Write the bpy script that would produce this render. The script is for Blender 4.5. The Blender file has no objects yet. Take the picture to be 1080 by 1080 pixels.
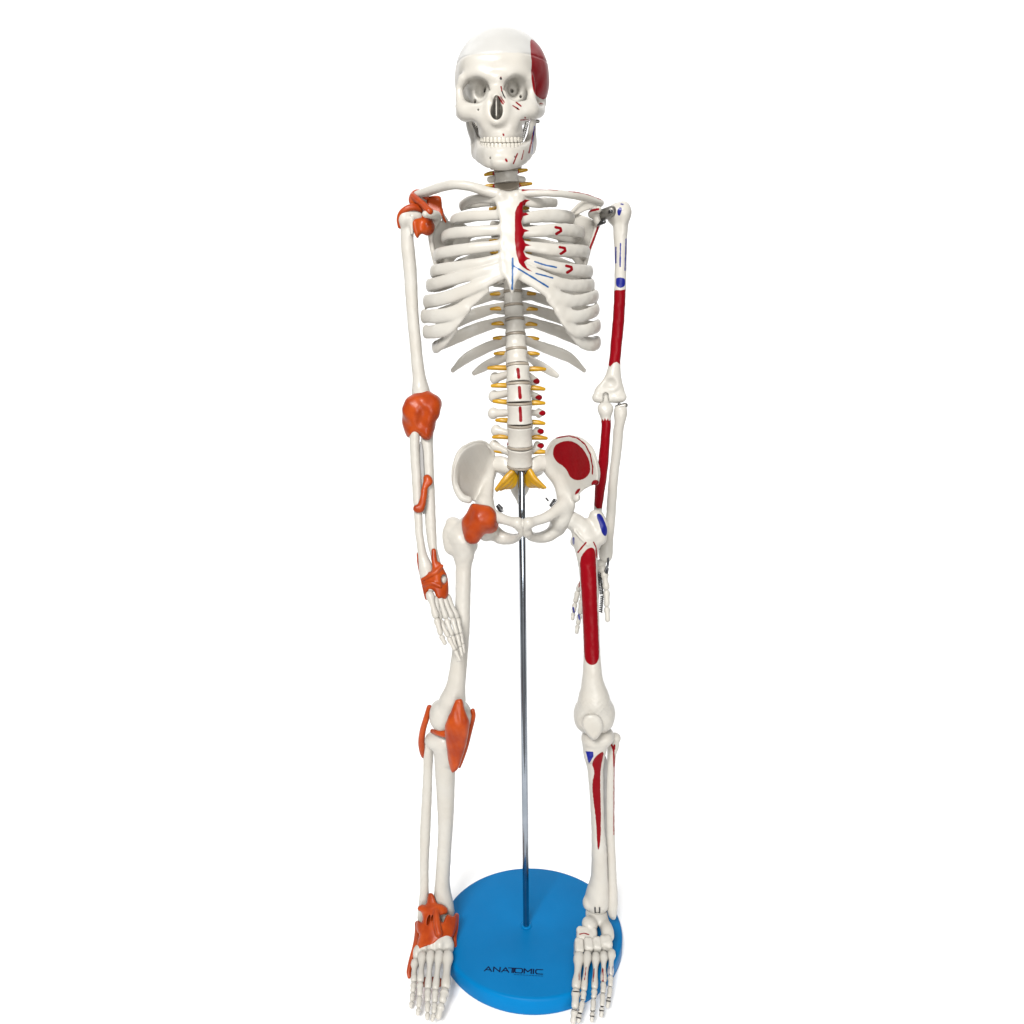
import bpy, math
import numpy as np
from mathutils import Vector

SC = bpy.context.scene
COL = SC.collection
R = math.radians
# ------------------------------------------------------------------ camera frame (all lengths in mm)
FOC, PITCH, DIST, HGT = 800.0, R(11.0), 700.0, 580.0       # focal length for a 1080 frame, tilt down, distance, height
CP, SP = math.cos(PITCH), math.sin(PITCH)
CAM = np.array([0.0, -DIST, HGT])
XC = 540.0


def pt(px, py, y=0.0):
    """point of the vertical plane at depth y seen at (px, py)"""
    u, v = (px - XC) / FOC, (540.0 - py) / FOC
    d = np.array([u, CP + v * SP, -SP + v * CP])
    return CAM + d * ((y + DIST) / d[1])


def ptz(px, py, z):
    u, v = (px - XC) / FOC, (540.0 - py) / FOC
    d = np.array([u, CP + v * SP, -SP + v * CP])
    return CAM + d * ((z - HGT) / d[2])


def mm(px, py, y=0.0):
    """millimetres per pixel there"""
    v = (540.0 - py) / FOC
    return (y + DIST) / (CP + v * SP) / FOC


def proj(X, Y, Z):
    dx, dy, dz = X, Y + DIST, Z - HGT
    dep = dy * CP - dz * SP
    up = dy * SP + dz * CP
    return XC + FOC * dx / dep, 540.0 - FOC * up / dep


def nrm(v):
    v = np.asarray(v, float)
    return v / max(np.linalg.norm(v), 1e-9)


def catmull(P, n=8):
    P = np.asarray(P, float)
    if len(P) < 3:
        return np.array([P[0] + (P[-1] - P[0]) * t for t in np.linspace(0, 1, n + 1)])
    Q = np.vstack([2 * P[0] - P[1], P, 2 * P[-1] - P[-2]])
    out = []
    for i in range(1, len(Q) - 2):
        p0, p1, p2, p3 = Q[i - 1], Q[i], Q[i + 1], Q[i + 2]
        for t in np.arange(n) / n:
            out.append(0.5 * (2 * p1 + (p2 - p0) * t + (2 * p0 - 5 * p1 + 4 * p2 - p3) * t * t + (3 * p1 - p0 - 3 * p2 + p3) * t ** 3))
    out.append(P[-1])
    return np.array(out)


# ------------------------------------------------------------------ signed distance primitives: (lo, hi, f(x,y,z))
def ell(c, r, rot=None):
    c, r = np.asarray(c, float), np.asarray(r, float)
    M = np.eye(3) if rot is None else np.asarray(rot, float)
    ext = np.sqrt((M.T ** 2) @ (r ** 2))

    def f(x, y, z):
        dx, dy, dz = x - c[0], y - c[1], z - c[2]
        q0 = q1 = 0
        for i in range(3):
            a = (M[i, 0] * dx + M[i, 1] * dy + M[i, 2] * dz) / r[i]
            q0 = q0 + a * a
            q1 = q1 + (a / r[i]) ** 2
        k0, k1 = np.sqrt(q0), np.sqrt(q1)
        return k0 * (k0 - 1) / np.maximum(k1, 1e-6)
    return c - ext, c + ext, f


def eul(rx=0, ry=0, rz=0):
    a, b, c = R(rx), R(ry), R(rz)
    X = np.array([[1, 0, 0], [0, math.cos(a), -math.sin(a)], [0, math.sin(a), math.cos(a)]])
    Y = np.array([[math.cos(b), 0, math.sin(b)], [0, 1, 0], [-math.sin(b), 0, math.cos(b)]])
    Z = np.array([[math.cos(c), -math.sin(c), 0], [math.sin(c), math.cos(c), 0], [0, 0, 1]])
    return (Z @ Y @ X).T


def epx(px, py, y, rx, rz, ry, roll=0, rot=None):
    """ellipsoid given in pixels across and down, mm in depth; roll turns it clockwise in the picture"""
    s = mm(px, py, y)
    M = eul(0, roll, 0) if rot is None else rot
    return ell(pt(px, py, y), (rx * s, ry, rz * s), M)


def box(c, h, rot=None, rd=0.5):
    c, h = np.asarray(c, float), np.asarray(h, float)
    M = np.eye(3) if rot is None else np.asarray(rot, float)
    ext = np.abs(M.T) @ h

    def f(x, y, z):
        dx, dy, dz = x - c[0], y - c[1], z - c[2]
        q = [np.abs(M[i, 0] * dx + M[i, 1] * dy + M[i, 2] * dz) - h[i] + rd for i in range(3)]
        o = np.sqrt(sum(np.maximum(a, 0) ** 2 for a in q))
        return o + np.minimum(np.maximum(np.maximum(q[0], q[1]), q[2]), 0) - rd
    return c - ext, c + ext, f


def seg(p0, p1, a0, a1, b0=None, b1=None, N=None):
    """tapered rod; with b and N its section is an ellipse of half widths a along N and b across it"""
    p0, p1 = np.asarray(p0, float), np.asarray(p1, float)
    d = p1 - p0
    L2 = max(d @ d, 1e-9)
    rm = max(a0, a1, b0 or 0, b1 or 0)
    lo, hi = np.minimum(p0, p1) - rm, np.maximum(p0, p1) + rm
    if b0 is None:
        def f(x, y, z):
            dx, dy, dz = x - p0[0], y - p0[1], z - p0[2]
            t = np.clip((dx * d[0] + dy * d[1] + dz * d[2]) / L2, 0, 1)
            return np.sqrt((dx - t * d[0]) ** 2 + (dy - t * d[1]) ** 2 + (dz - t * d[2]) ** 2) - (a0 + (a1 - a0) * t)
        return lo, hi, f
    T = d / math.sqrt(L2)
    N = nrm(N - T * (np.asarray(N) @ T))
    B = np.cross(T, N)

    def f(x, y, z):
        dx, dy, dz = x - p0[0], y - p0[1], z - p0[2]
        t = np.clip((dx * d[0] + dy * d[1] + dz * d[2]) / L2, 0, 1)
        ex, ey, ez = dx - t * d[0], dy - t * d[1], dz - t * d[2]
        a, b = a0 + (a1 - a0) * t, b0 + (b1 - b0) * t
        c = np.minimum(a, b)
        u = (ex * N[0] + ey * N[1] + ez * N[2]) / a
        v = (ex * B[0] + ey * B[1] + ez * B[2]) / b
        w = (ex * T[0] + ey * T[1] + ez * T[2]) / c
        k0 = np.sqrt(u * u + v * v + w * w)
        k1 = np.sqrt((u / a) ** 2 + (v / b) ** 2 + (w / c) ** 2)
        return np.where(k1 > 1e-5, k0 * (k0 - 1) / np.maximum(k1, 1e-5), -c)
    return lo, hi, f


def poly_sd(U, V, poly):
    """signed distance to a closed polygon, positive inside"""
    P = np.asarray(poly, float)
    best = np.full(np.broadcast(U, V).shape, 1e9)
    ins = np.zeros(best.shape, bool)
    n = len(P)
    for i in range(n):
        a, b = P[i], P[(i + 1) % n]
        e = b - a
        t = np.clip(((U - a[0]) * e[0] + (V - a[1]) * e[1]) / max(e @ e, 1e-9), 0, 1)
        best = np.minimum(best, (U - a[0] - t * e[0]) ** 2 + (V - a[1] - t * e[1]) ** 2)
        if a[1] != b[1]:
            c = ((a[1] > V) != (b[1] > V)) & (U < (b[0] - a[0]) * (V - a[1]) / (b[1] - a[1]) + a[0])
            ins ^= c
    d = np.sqrt(best)
    return np.where(ins, d, -d)


def line_sd(U, V, pts, w):
    P = np.asarray(pts, float)
    best = np.full(np.broadcast(U, V).shape, 1e9)
    for a, b in zip(P[:-1], P[1:]):
        e = b - a
        t = np.clip(((U - a[0]) * e[0] + (V - a[1]) * e[1]) / max(e @ e, 1e-9), 0, 1)
        best = np.minimum(best, (U - a[0] - t * e[0]) ** 2 + (V - a[1] - t * e[1]) ** 2)
    return w / 2 - np.sqrt(best)


def smooth_poly(poly, n=3):
    P = np.asarray(poly, float)
    for _ in range(n):
        Q = np.roll(P, -1, 0)
        P = np.stack([P * .75 + Q * .25, P * .25 + Q * .75], 1).reshape(-1, 2)
        if len(P) > 60:
            break
    return P


def plate(poly, dep, T, rd, smooth=2):
    """a slab of real thickness 2T whose outline is the given one at depth dep(px,py), with a rounded rim"""
    poly = smooth_poly(poly, smooth) if smooth else np.asarray(poly, float)
    df = dep if callable(dep) else (lambda a, b: dep + 0 * a)
    pts = []
    for p in poly:
        d = float(df(np.float64(p[0]), np.float64(p[1])))
        pts += [pt(p[0], p[1], d - T), pt(p[0], p[1], d + T)]
    c = poly.mean(0)
    d = float(df(c[0], c[1]))
    pts += [pt(c[0], c[1], d - T), pt(c[0], c[1], d + T)]
    pts = np.array(pts)
    sc = mm(c[0], c[1], d)

    def f(x, y, z):
        X, Y, Z = np.broadcast_arrays(x, y, z)
        U, V = proj(X, Y, Z)
        s2 = -poly_sd(U, V, poly) * sc + rd
        w = np.abs(Y - df(U, V)) - T + rd
        return np.sqrt(np.maximum(s2, 0) ** 2 + np.maximum(w, 0) ** 2) + np.minimum(np.maximum(s2, w), 0) - rd
    return pts.min(0), pts.max(0), f


class Field:
    def __init__(self, h=0.8):
        self.h, self.ops = h, []

    def add(self, prim, k=1.5, i=0):
        self.ops.append(('u', prim, k, i)); return self

    def cut(self, prim, k=1.0):
        self.ops.append(('s', prim, k, 0)); return self

    def dent(self, fn):
        self.ops.append(('d', fn, 0, 0)); return self

    def tube(self, pts, k=1.5, i=0, n=6, N=None, flat=None):
        """pts rows: px,py,y,radius px (and flat: second radius px); N: direction the first radius is measured along"""
        P = np.array([list(pt(p[0], p[1], p[2])) + [p[3] * mm(p[0], p[1], p[2])] + [(p[4] if len(p) > 4 else p[3]) * mm(p[0], p[1], p[2])] for p in pts])
        S = catmull(P, n)
        el = len(pts[0]) > 4
        segs = []
        for a, b in zip(S[:-1], S[1:]):
            if el:
                nn = N(0.5 * (a[:3] + b[:3])) if callable(N) else N
                segs.append(seg(a[:3], b[:3], a[3], b[3], a[4], b[4], nn))
            else:
                segs.append(seg(a[:3], b[:3], a[3], b[3]))
        h = self.h
        mrg = k + 3 * h
        lo, hi = np.min([q[0] for q in segs], 0), np.max([q[1] for q in segs], 0)

        def chain(x, y, z):
            ax = [x.ravel(), y.ravel(), z.ravel()]
            G = np.full([len(q) for q in ax], 50.0, np.float32)
            for l, u, fn in segs:
                sl = tuple(slice(np.searchsorted(ax[j], l[j] - mrg), np.searchsorted(ax[j], u[j] + mrg)) for j in range(3))
                if min(q.stop - q.start for q in sl) < 1:
                    continue
                G[sl] = np.minimum(G[sl], fn(x[sl[0]], y[:, sl[1]], z[:, :, sl[2]]))
            return G
        return self.add((lo, hi, chain), k, i)

    def build(self, want_id=False):
        h = self.h
        us = [o for o in self.ops if o[0] == 'u']
        lo = np.min([o[1][0] for o in us], 0) - 3 * h
        hi = np.max([o[1][1] for o in us], 0) + 3 * h
        n = np.ceil((hi - lo) / h).astype(int) + 1
        F = np.full(n, 50.0, np.float32)
        I = np.zeros(n, np.int16) if want_id else None
        D = np.full(n, 50.0, np.float32) if want_id else None
        ax = [lo[j] + h * np.arange(n[j]) for j in range(3)]
        for kind, pr, k, idn in self.ops:
            if kind == 'd':
                F += pr(ax[0][:, None, None], ax[1][None, :, None], ax[2][None, None, :]).astype(np.float32)
                continue
            m = k + 3 * h
            i0 = np.clip(np.floor((pr[0] - m - lo) / h).astype(int), 0, n)
            i1 = np.clip(np.ceil((pr[1] + m - lo) / h).astype(int) + 1, 0, n)
            if (i1 <= i0).any():
                continue
            sl = tuple(slice(i0[j], i1[j]) for j in range(3))
            d = pr[2](ax[0][sl[0]][:, None, None], ax[1][sl[1]][None, :, None], ax[2][sl[2]][None, None, :])
            d = np.broadcast_to(d, tuple(i1 - i0)).astype(np.float32)
            A = F[sl]
            if kind == 'u':
                if want_id:
                    c = d < D[sl]
                    I[sl] = np.where(c, idn, I[sl]); D[sl] = np.where(c, d, D[sl])
                if k > 0:
                    hh = np.maximum(k - np.abs(A - d), 0) / k
                    F[sl] = np.minimum(A, d) - hh * hh * k * 0.25
                else:
                    F[sl] = np.minimum(A, d)
            else:
                e = -d
                hh = np.maximum(k - np.abs(A - e), 0) / max(k, 1e-6)
                F[sl] = np.maximum(A, e) + hh * hh * k * 0.25
        V, Q = surfnet(F)
        V, Nn = relax(F, V)
        ids = None
        if want_id:
            r = np.clip(np.rint(V).astype(int), 0, n - 1)
            ids = I[r[:, 0], r[:, 1], r[:, 2]]
        return V * h + lo, Q, Nn, ids


def surfnet(F):
    S = F < 0
    n = np.array(F.shape)
    c = np.zeros(n - 1, np.int8)
    cor = [(i, j, k) for i in (0, 1) for j in (0, 1) for k in (0, 1)]
    for i, j, k in cor:
        c += S[i:n[0] - 1 + i, j:n[1] - 1 + j, k:n[2] - 1 + k]
    act = (c > 0) & (c < 8)
    A = np.argwhere(act)
    idx = np.full(act.shape, -1, np.int32)
    idx[act] = np.arange(len(A))
    pos, cnt = np.zeros((len(A), 3)), np.zeros(len(A))
    val = {o: F[A[:, 0] + o[0], A[:, 1] + o[1], A[:, 2] + o[2]] for o in cor}
    for a in cor:
        for ax in range(3):
            if a[ax] == 0:
                b = tuple(1 if q == ax else a[q] for q in range(3))
                va, vb = val[a], val[b]
                m = (va < 0) != (vb < 0)
                t = np.where(m, va / np.where(m, va - vb, 1), 0)
                p = np.tile(np.array(a, float), (len(A), 1))
                p[:, ax] += t
                pos += p * m[:, None]; cnt += m
    V = A + pos / cnt[:, None]
    quads = []
    for ax in range(3):
        s0 = [slice(None)] * 3; s1 = [slice(None)] * 3
        s0[ax] = slice(0, -1); s1[ax] = slice(1, None)
        a, b = S[tuple(s0)], S[tuple(s1)]
        E = np.argwhere(a != b)
        u, v = (ax + 1) % 3, (ax + 2) % 3
        E = E[(E[:, u] > 0) & (E[:, v] > 0) & (E[:, u] < n[u] - 1) & (E[:, v] < n[v] - 1)]
        flip = a[tuple(E.T)]
        q = []
        for du, dv in ((1, 1), (0, 1), (0, 0), (1, 0)):
            e = E.copy(); e[:, u] -= du; e[:, v] -= dv
            q.append(idx[tuple(e.T)])
        q = np.stack(q, 1)
        q[~flip] = q[~flip][:, ::-1]
        quads.append(q)
    return V, np.vstack(quads)


def sample(F, P):
    n = np.array(F.shape)
    P = np.clip(P, 0, n - 1.001)
    i = np.floor(P).astype(int)
    f = P - i
    out = 0
    for a in (0, 1):
        for b in (0, 1):
            for c in (0, 1):
                w = np.where(a, f[:, 0], 1 - f[:, 0]) * np.where(b, f[:, 1], 1 - f[:, 1]) * np.where(c, f[:, 2], 1 - f[:, 2])
                out = out + w * F[i[:, 0] + a, i[:, 1] + b, i[:, 2] + c]
    return out


def grad(F, V, e=0.9):
    g = np.zeros_like(V)
    for j in range(3):
        d = np.zeros(3); d[j] = e
        g[:, j] = (sample(F, V + d) - sample(F, V - d)) / (2 * e)
    return g


def relax(F, V):
    for _ in range(2):
        g = grad(F, V, 0.6)
        st = sample(F, V)[:, None] * g / np.maximum((g * g).sum(1), 1e-3)[:, None]
        V = V - np.clip(st, -0.7, 0.7)
    g = grad(F, V, 1.0)
    return V, g / np.maximum(np.linalg.norm(g, axis=1), 1e-6)[:, None]


# ------------------------------------------------------------------ objects
PAINTS = ('paint_red', 'paint_navy', 'paint_blue', 'paint_dark')


def mesh_obj(name, V, Q, mat, parent=None, N=None, paint=None, smooth=True, front=True):
    me = bpy.data.meshes.new(name)
    me.from_pydata([tuple(v) for v in (np.asarray(V) * 0.001)], [], [tuple(int(a) for a in q) for q in Q])
    me.polygons.foreach_set('use_smooth', [smooth] * len(me.polygons))
    if N is not None:
        me.normals_split_custom_set_from_vertices([tuple(a) for a in N])
    if paint:
        V = np.asarray(V, float)
        U, W = proj(V[:, 0], V[:, 1], V[:, 2])
        vd = V - CAM
        vd /= np.linalg.norm(vd, axis=1)[:, None]
        facing = (N * vd).sum(1) if N is not None else np.full(len(V), -1.0)
        chan = {}
        for ch, kind, pts, *w in paint:
            if kind == 'poly':
                sd = poly_sd(U, W, smooth_poly(pts, 2))
            elif kind == 'sharp':
                sd = poly_sd(U, W, pts)
            else:
                sd = line_sd(U, W, pts, w[0])
            sd = np.where(facing < 0.25, sd, -5)
            chan[ch] = np.maximum(chan.get(ch, -9), sd)
        for ch, sd in chan.items():
            at = me.attributes.new(ch, 'FLOAT', 'POINT')
            at.data.foreach_set('value', np.clip(0.5 + sd / 4, 0, 1).astype(np.float32))
    me.materials.append(mat)
    ob = bpy.data.objects.new(name, me)
    COL.objects.link(ob)
    ob.parent = parent
    return ob


def field_obj(name, F, mat, parent=None, paint=None, label=None):
    if mat is BONE:     # cast plastic is never perfectly even
        F.dent(lambda x, y, z: .16 * np.sin(x * .41 + z * .13 + 1) * np.sin(z * .27 + y * .2) + .07 * np.sin(x * .9 + 2) * np.sin(z * .83 + x * .2) * np.sin(y * .7))
    V, Q, N, _ = F.build()
    o = mesh_obj(name, V, Q, mat, parent, N, paint)
    if label:
        o['label'] = label
    return o


def split_obj(F, names, mat, parent, paint=None, pick=None):
    """one smooth fused surface cut into several meshes; returns {id: object}"""
    V, Q, N, ids = F.build(True)
    if pick is not None:
        ids = pick(V, ids)
    fid = ids[Q[:, 0]]
    out = {}
    for i, nm in names.items():
        q = Q[fid == i]
        if not len(q):
            continue
        us, inv = np.unique(q.ravel(), return_inverse=True)
        out[i] = mesh_obj(nm, V[us], inv.reshape(-1, 4), mat, parent, N[us], paint)
    return out


def rod(name, P, r, mat, parent=None, seg_n=12, paint=None, b=None, N=None, sub=6):
    """swept tube with round ends; P mm points, r radius per point (mm)"""
    P = np.asarray(P, float)
    r = np.broadcast_to(np.asarray(r, float), (len(P),))
    b = r if b is None else np.broadcast_to(np.asarray(b, float), (len(P),))
    S = catmull(np.column_stack([P, r, b]), sub)
    C, ra, rb = S[:, :3], np.maximum(S[:, 3], .05), np.maximum(S[:, 4], .05)
    T = np.gradient(C, axis=0)
    T /= np.maximum(np.linalg.norm(T, axis=1), 1e-9)[:, None]
    ref = np.array(N, float) if N is not None else (np.array([0, 0, 1.0]) if abs(T[0][2]) < .9 else np.array([1.0, 0, 0]))
    fr = []
    u = nrm(ref - T[0] * (ref @ T[0]))
    for t in T:
        u = nrm(u - t * (u @ t)); fr.append((u, np.cross(t, u)))
    rings = []
    def ring(c, f, a, bb):
        th = np.linspace(0, 2 * math.pi, seg_n, endpoint=False)
        rings.append(c + np.outer(np.cos(th) * a, f[0]) + np.outer(np.sin(th) * bb, f[1]))
    caps = [(.08, .98), (.45, .87), (.8, .55)]
    for s_, c_ in (( .97, .22), (.8, .6), (.45, .9)):
        ring(C[0] - T[0] * min(ra[0], rb[0]) * s_, fr[0], ra[0] * c_, rb[0] * c_)
    for i in range(len(C)):
        ring(C[i], fr[i], ra[i], rb[i])
    for s_, c_ in ((.45, .9), (.8, .6), (.97, .22)):
        ring(C[-1] + T[-1] * min(ra[-1], rb[-1]) * s_, fr[-1], ra[-1] * c_, rb[-1] * c_)
    V = np.vstack(rings)
    m = len(rings)
    Q = []
    for i in range(m - 1):
        for j in range(seg_n):
            k = (j + 1) % seg_n
            Q.append((i * seg_n + j, i * seg_n + k, (i + 1) * seg_n + k, (i + 1) * seg_n + j))
    Q.append(tuple(range(seg_n - 1, -1, -1)))
    Q.append(tuple(range((m - 1) * seg_n, m * seg_n)))
    if paint:
        Nn = np.vstack([np.zeros((1, 3))])
        cen = np.repeat(np.vstack([C[[0, 0, 0]], C, C[[-1, -1, -1]]]), seg_n, 0)
        Nn = V - cen
        Nn /= np.maximum(np.linalg.norm(Nn, axis=1), 1e-9)[:, None]
        return mesh_obj(name, V, Q, mat, parent, None, paint)
    return mesh_obj(name, V, Q, mat, parent)


def rodpx(name, pts, mat, parent=None, **kw):
    return rod(name, [pt(*p[:3]) for p in pts], [p[3] * mm(*p[:3]) for p in pts], mat, parent, **kw)


def bone_rod(name, a, b, ra, rm, rb, mat, parent=None, paint=None, bow=0.0):
    """a small long bone with knuckled ends; a, b in mm"""
    a, b = np.asarray(a, float), np.asarray(b, float)
    d = b - a
    up = np.array([0, -bow, bow * .5])
    P = [a, a + d * .14, a + d * .36 + up * .8, a + d * .62 + up, a + d * .86 + up * .3, b]
    return rod(name, P, [ra * .95, ra * .98, rm * 1.06, rm, rb * .98, rb * .95], mat, parent, seg_n=12, sub=4, paint=paint)


def coil(name, a, b, r, wire, turns, mat, parent=None):
    a, b = np.asarray(a, float), np.asarray(b, float)
    t = nrm(b - a)
    u = nrm(np.cross(t, [0.3, .9, .2])); v = np.cross(t, u)
    P = []
    for k in range(turns * 8 + 1):
        th = k / 8 * 2 * math.pi
        P.append(a + (b - a) * (k / (turns * 8)) + (u * math.cos(th) + v * math.sin(th)) * r)
    return rod(name, P, wire, mat, parent, seg_n=6, sub=1)


def empty(name, loc, label, cat):
    o = bpy.data.objects.new(name, None)
    o.empty_display_size = 0.02
    o.location = loc
    COL.objects.link(o)
    o['label'] = label; o['category'] = cat
    return o


# ------------------------------------------------------------------ materials
def new_mat(name):
    m = bpy.data.materials.new(name)
    m.use_nodes = True
    nt = m.node_tree
    return m, nt, nt.nodes['Principled BSDF']


def noise_bump(nt, bs, scale, strength, dist=0.0004, detail=4):
    tc = nt.nodes.new('ShaderNodeTexCoord')
    nz = nt.nodes.new('ShaderNodeTexNoise'); nz.inputs['Scale'].default_value = scale; nz.inputs['Detail'].default_value = detail
    bp = nt.nodes.new('ShaderNodeBump'); bp.inputs['Strength'].default_value = strength; bp.inputs['Distance'].default_value = dist
    nt.links.new(tc.outputs['Object'], nz.inputs['Vector'])
    nt.links.new(nz.outputs['Fac'], bp.inputs['Height'])
    nt.links.new(bp.outputs['Normal'], bs.inputs['Normal'])
    return nz, tc


def vary(nt, bs, tc, c1, c2, scale, target=None):
    nz = nt.nodes.new('ShaderNodeTexNoise'); nz.inputs['Scale'].default_value = scale; nz.inputs['Detail'].default_value = 5
    nt.links.new(tc.outputs['Object'], nz.inputs['Vector'])
    mp = nt.nodes.new('ShaderNodeMapRange'); mp.inputs[1].default_value = .35; mp.inputs[2].default_value = .65
    nt.links.new(nz.outputs['Fac'], mp.inputs[0])
    mx = nt.nodes.new('ShaderNodeMix'); mx.data_type = 'RGBA'
    mx.inputs[6].default_value = (*c1, 1); mx.inputs[7].default_value = (*c2, 1)
    nt.links.new(mp.outputs[0], mx.inputs[0])
    return mx.outputs[2]


def plain(name, c1, c2, rough, scale=60, bump=.1, bscale=300, metal=0.0, spec=0.5):
    m, nt, bs = new_mat(name)
    nz, tc = noise_bump(nt, bs, bscale, bump)
    nt.links.new(vary(nt, bs, tc, c1, c2, scale), bs.inputs['Base Color'])
    bs.inputs['Roughness'].default_value = rough
    bs.inputs['Metallic'].default_value = metal
    bs.inputs['Specular IOR Level'].default_value = spec
    return m


def bone_material(name, c1, c2, rough=.31):
    m, nt, bs = new_mat(name)
    nz, tc = noise_bump(nt, bs, 330, .16, .0005, 8)
    col = vary(nt, bs, tc, c1, c2, 45)
    # faint handling marks with a shape of their own
    gz = nt.nodes.new('ShaderNodeTexNoise'); gz.inputs['Scale'].default_value = 24; gz.inputs['Detail'].default_value = 9; gz.inputs['Roughness'].default_value = .7
    nt.links.new(tc.outputs['Object'], gz.inputs['Vector'])
    gm = nt.nodes.new('ShaderNodeMapRange'); gm.inputs[1].default_value = .60; gm.inputs[2].default_value = .76; gm.inputs[4].default_value = .4
    nt.links.new(gz.outputs['Fac'], gm.inputs[0])
    gx = nt.nodes.new('ShaderNodeMix'); gx.data_type = 'RGBA'; gx.inputs[7].default_value = (c2[0] * .80, c2[1] * .78, c2[2] * .74, 1)
    nt.links.new(gm.outputs[0], gx.inputs[0]); nt.links.new(col, gx.inputs[6])
    col = gx.outputs[2]
    # brushed unevenness and a wobbling edge for the hand painted patches
    pz = nt.nodes.new('ShaderNodeTexNoise'); pz.inputs['Scale'].default_value = 300; pz.inputs['Detail'].default_value = 3
    nt.links.new(tc.outputs['Object'], pz.inputs['Vector'])
    pw = nt.nodes.new('ShaderNodeMath'); pw.operation = 'MULTIPLY_ADD'; pw.inputs[1].default_value = .26; pw.inputs[2].default_value = -.13
    nt.links.new(pz.outputs['Fac'], pw.inputs[0])
    bz = nt.nodes.new('ShaderNodeTexNoise'); bz.inputs['Scale'].default_value = 90; bz.inputs['Detail'].default_value = 6
    bmap = nt.nodes.new('ShaderNodeMapping'); bmap.inputs['Scale'].default_value = (1, 1, .18)
    nt.links.new(tc.outputs['Object'], bmap.inputs['Vector']); nt.links.new(bmap.outputs[0], bz.inputs['Vector'])
    masks = []
    for ch, rgb in zip(PAINTS, ((.175, .0015, .005), (.006, .010, .15), (.003, .06, .19), (.012, .010, .012))):
        at = nt.nodes.new('ShaderNodeAttribute'); at.attribute_name = ch
        mr = nt.nodes.new('ShaderNodeMapRange'); mr.interpolation_type = 'SMOOTHSTEP'
        mr.inputs[1].default_value = .42; mr.inputs[2].default_value = .58
        sm = nt.nodes.new('ShaderNodeMath'); sm.operation = 'ADD'
        gate = nt.nodes.new('ShaderNodeMath'); gate.operation = 'MULTIPLY'
        on = nt.nodes.new('ShaderNodeMath'); on.operation = 'GREATER_THAN'; on.inputs[1].default_value = .2
        nt.links.new(at.outputs['Fac'], on.inputs[0])
        nt.links.new(at.outputs['Fac'], sm.inputs[0]); nt.links.new(pw.outputs[0], sm.inputs[1])
        nt.links.new(sm.outputs[0], gate.inputs[0]); nt.links.new(on.outputs[0], gate.inputs[1])
        nt.links.new(gate.outputs[0], mr.inputs[0])
        masks.append(mr.outputs[0])
        mx = nt.nodes.new('ShaderNodeMix'); mx.data_type = 'RGBA'
        pc = nt.nodes.new('ShaderNodeMix'); pc.data_type = 'RGBA'
        pc.inputs[6].default_value = (*[q * .72 for q in rgb], 1); pc.inputs[7].default_value = (*[q * 1.22 for q in rgb], 1)
        nt.links.new(bz.outputs['Fac'], pc.inputs[0]); nt.links.new(pc.outputs[2], mx.inputs[7])
        nt.links.new(mr.outputs[0], mx.inputs[0]); nt.links.new(col, mx.inputs[6])
        col = mx.outputs[2]
    nt.links.new(col, bs.inputs['Base Color'])
    bs.inputs['Roughness'].default_value = rough
    sp = nt.nodes.new('ShaderNodeMapRange'); sp.inputs[3].default_value = .27; sp.inputs[4].default_value = .08
    nt.links.new(masks[0], sp.inputs[0]); nt.links.new(sp.outputs[0], bs.inputs['Specular IOR Level'])
    return m


BONE = bone_material('bone_plastic', (.410, .395, .362), (.397, .376, .338))
BONE_CAP = bone_material('cap_plastic', (.392, .388, .374), (.38, .375, .36))
TEETH = plain('tooth_plastic', (.43, .412, .37), (.405, .38, .33), .28)
LIG = plain('ligament_rubber', (.33, .047, .005), (.235, .026, .003), .36, 75, .7, 190, 0, .25)
DISC = plain('disc_rubber', (.26, .225, .18), (.20, .17, .135), .4)
NERVE = plain('nerve_plastic', (.41, .225, .005), (.33, .165, .004), .34)
REDP = plain('artery_plastic', (.30, .006, .012), (.25, .005, .010), .4)
METAL = plain('steel', (.26, .25, .23), (.20, .19, .175), .48, 200, .05, 500, 1.0)
DARKMETAL = plain('dark_steel', (.10, .10, .105), (.07, .07, .075), .3, 200, .05, 500, 1.0)
SK = empty('anatomical_skeleton', (0, 0, 0), 'ivory plastic human skeleton with red muscle paint and orange ligaments on a rod', 'skeleton model')

# ------------------------------------------------------------------ skull
def plane3(a, b, c):
    n = nrm(np.cross(b - a, c - a))
    if n[2] < 0:
        n = -n
    return n, n @ a
CUTN, CUTD = plane3(pt(525, 57.5, -42), pt(480.5, 68.5, 0), pt(578.5, 66.5, 0))

f = Field(0.6)
f.add(epx(529.5, 82, 6, 49.3, 43.5, 50), 2)
f.add(epx(529.7, 92, 10, 48.2, 36, 44), 4)
f.add(epx(529, 108, 12, 36, 22, 38), 6)
f.add(epx(526, 76, -18, 38, 25, 29), 8)
f.add(epx(506, 74, -24, 19, 13, 21.5), 9)
f.add(epx(545, 73, -24, 17, 13, 21.5), 9)
f.add(epx(525, 76, -27, 18, 14, 20), 9)
f.add(epx(526.5, 100, -20, 31, 24, 20), 6)
# forehead brow
f.tube([(488, 87, -35, 3), (492, 81, -38.5, 3.2), (503, 78, -42.5, 3.2), (515, 81.5, -45, 3.6), (524, 84, -46, 4.4), (534, 80, -45, 3.6), (546, 77, -42.5, 3.2), (555, 80.5, -38.5, 3.2), (558.5, 87, -35, 3)], 8)
# lateral rims
f.tube([(487, 84, -37, 3.6), (484.5, 95, -34, 4.0), (486, 108, -35, 5.2), (489, 116, -37, 6)], 4)
f.tube([(559, 84, -37, 3.6), (561, 95, -34, 4.0), (560, 107, -35, 5.2), (558, 115, -37, 6)], 4)
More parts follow.
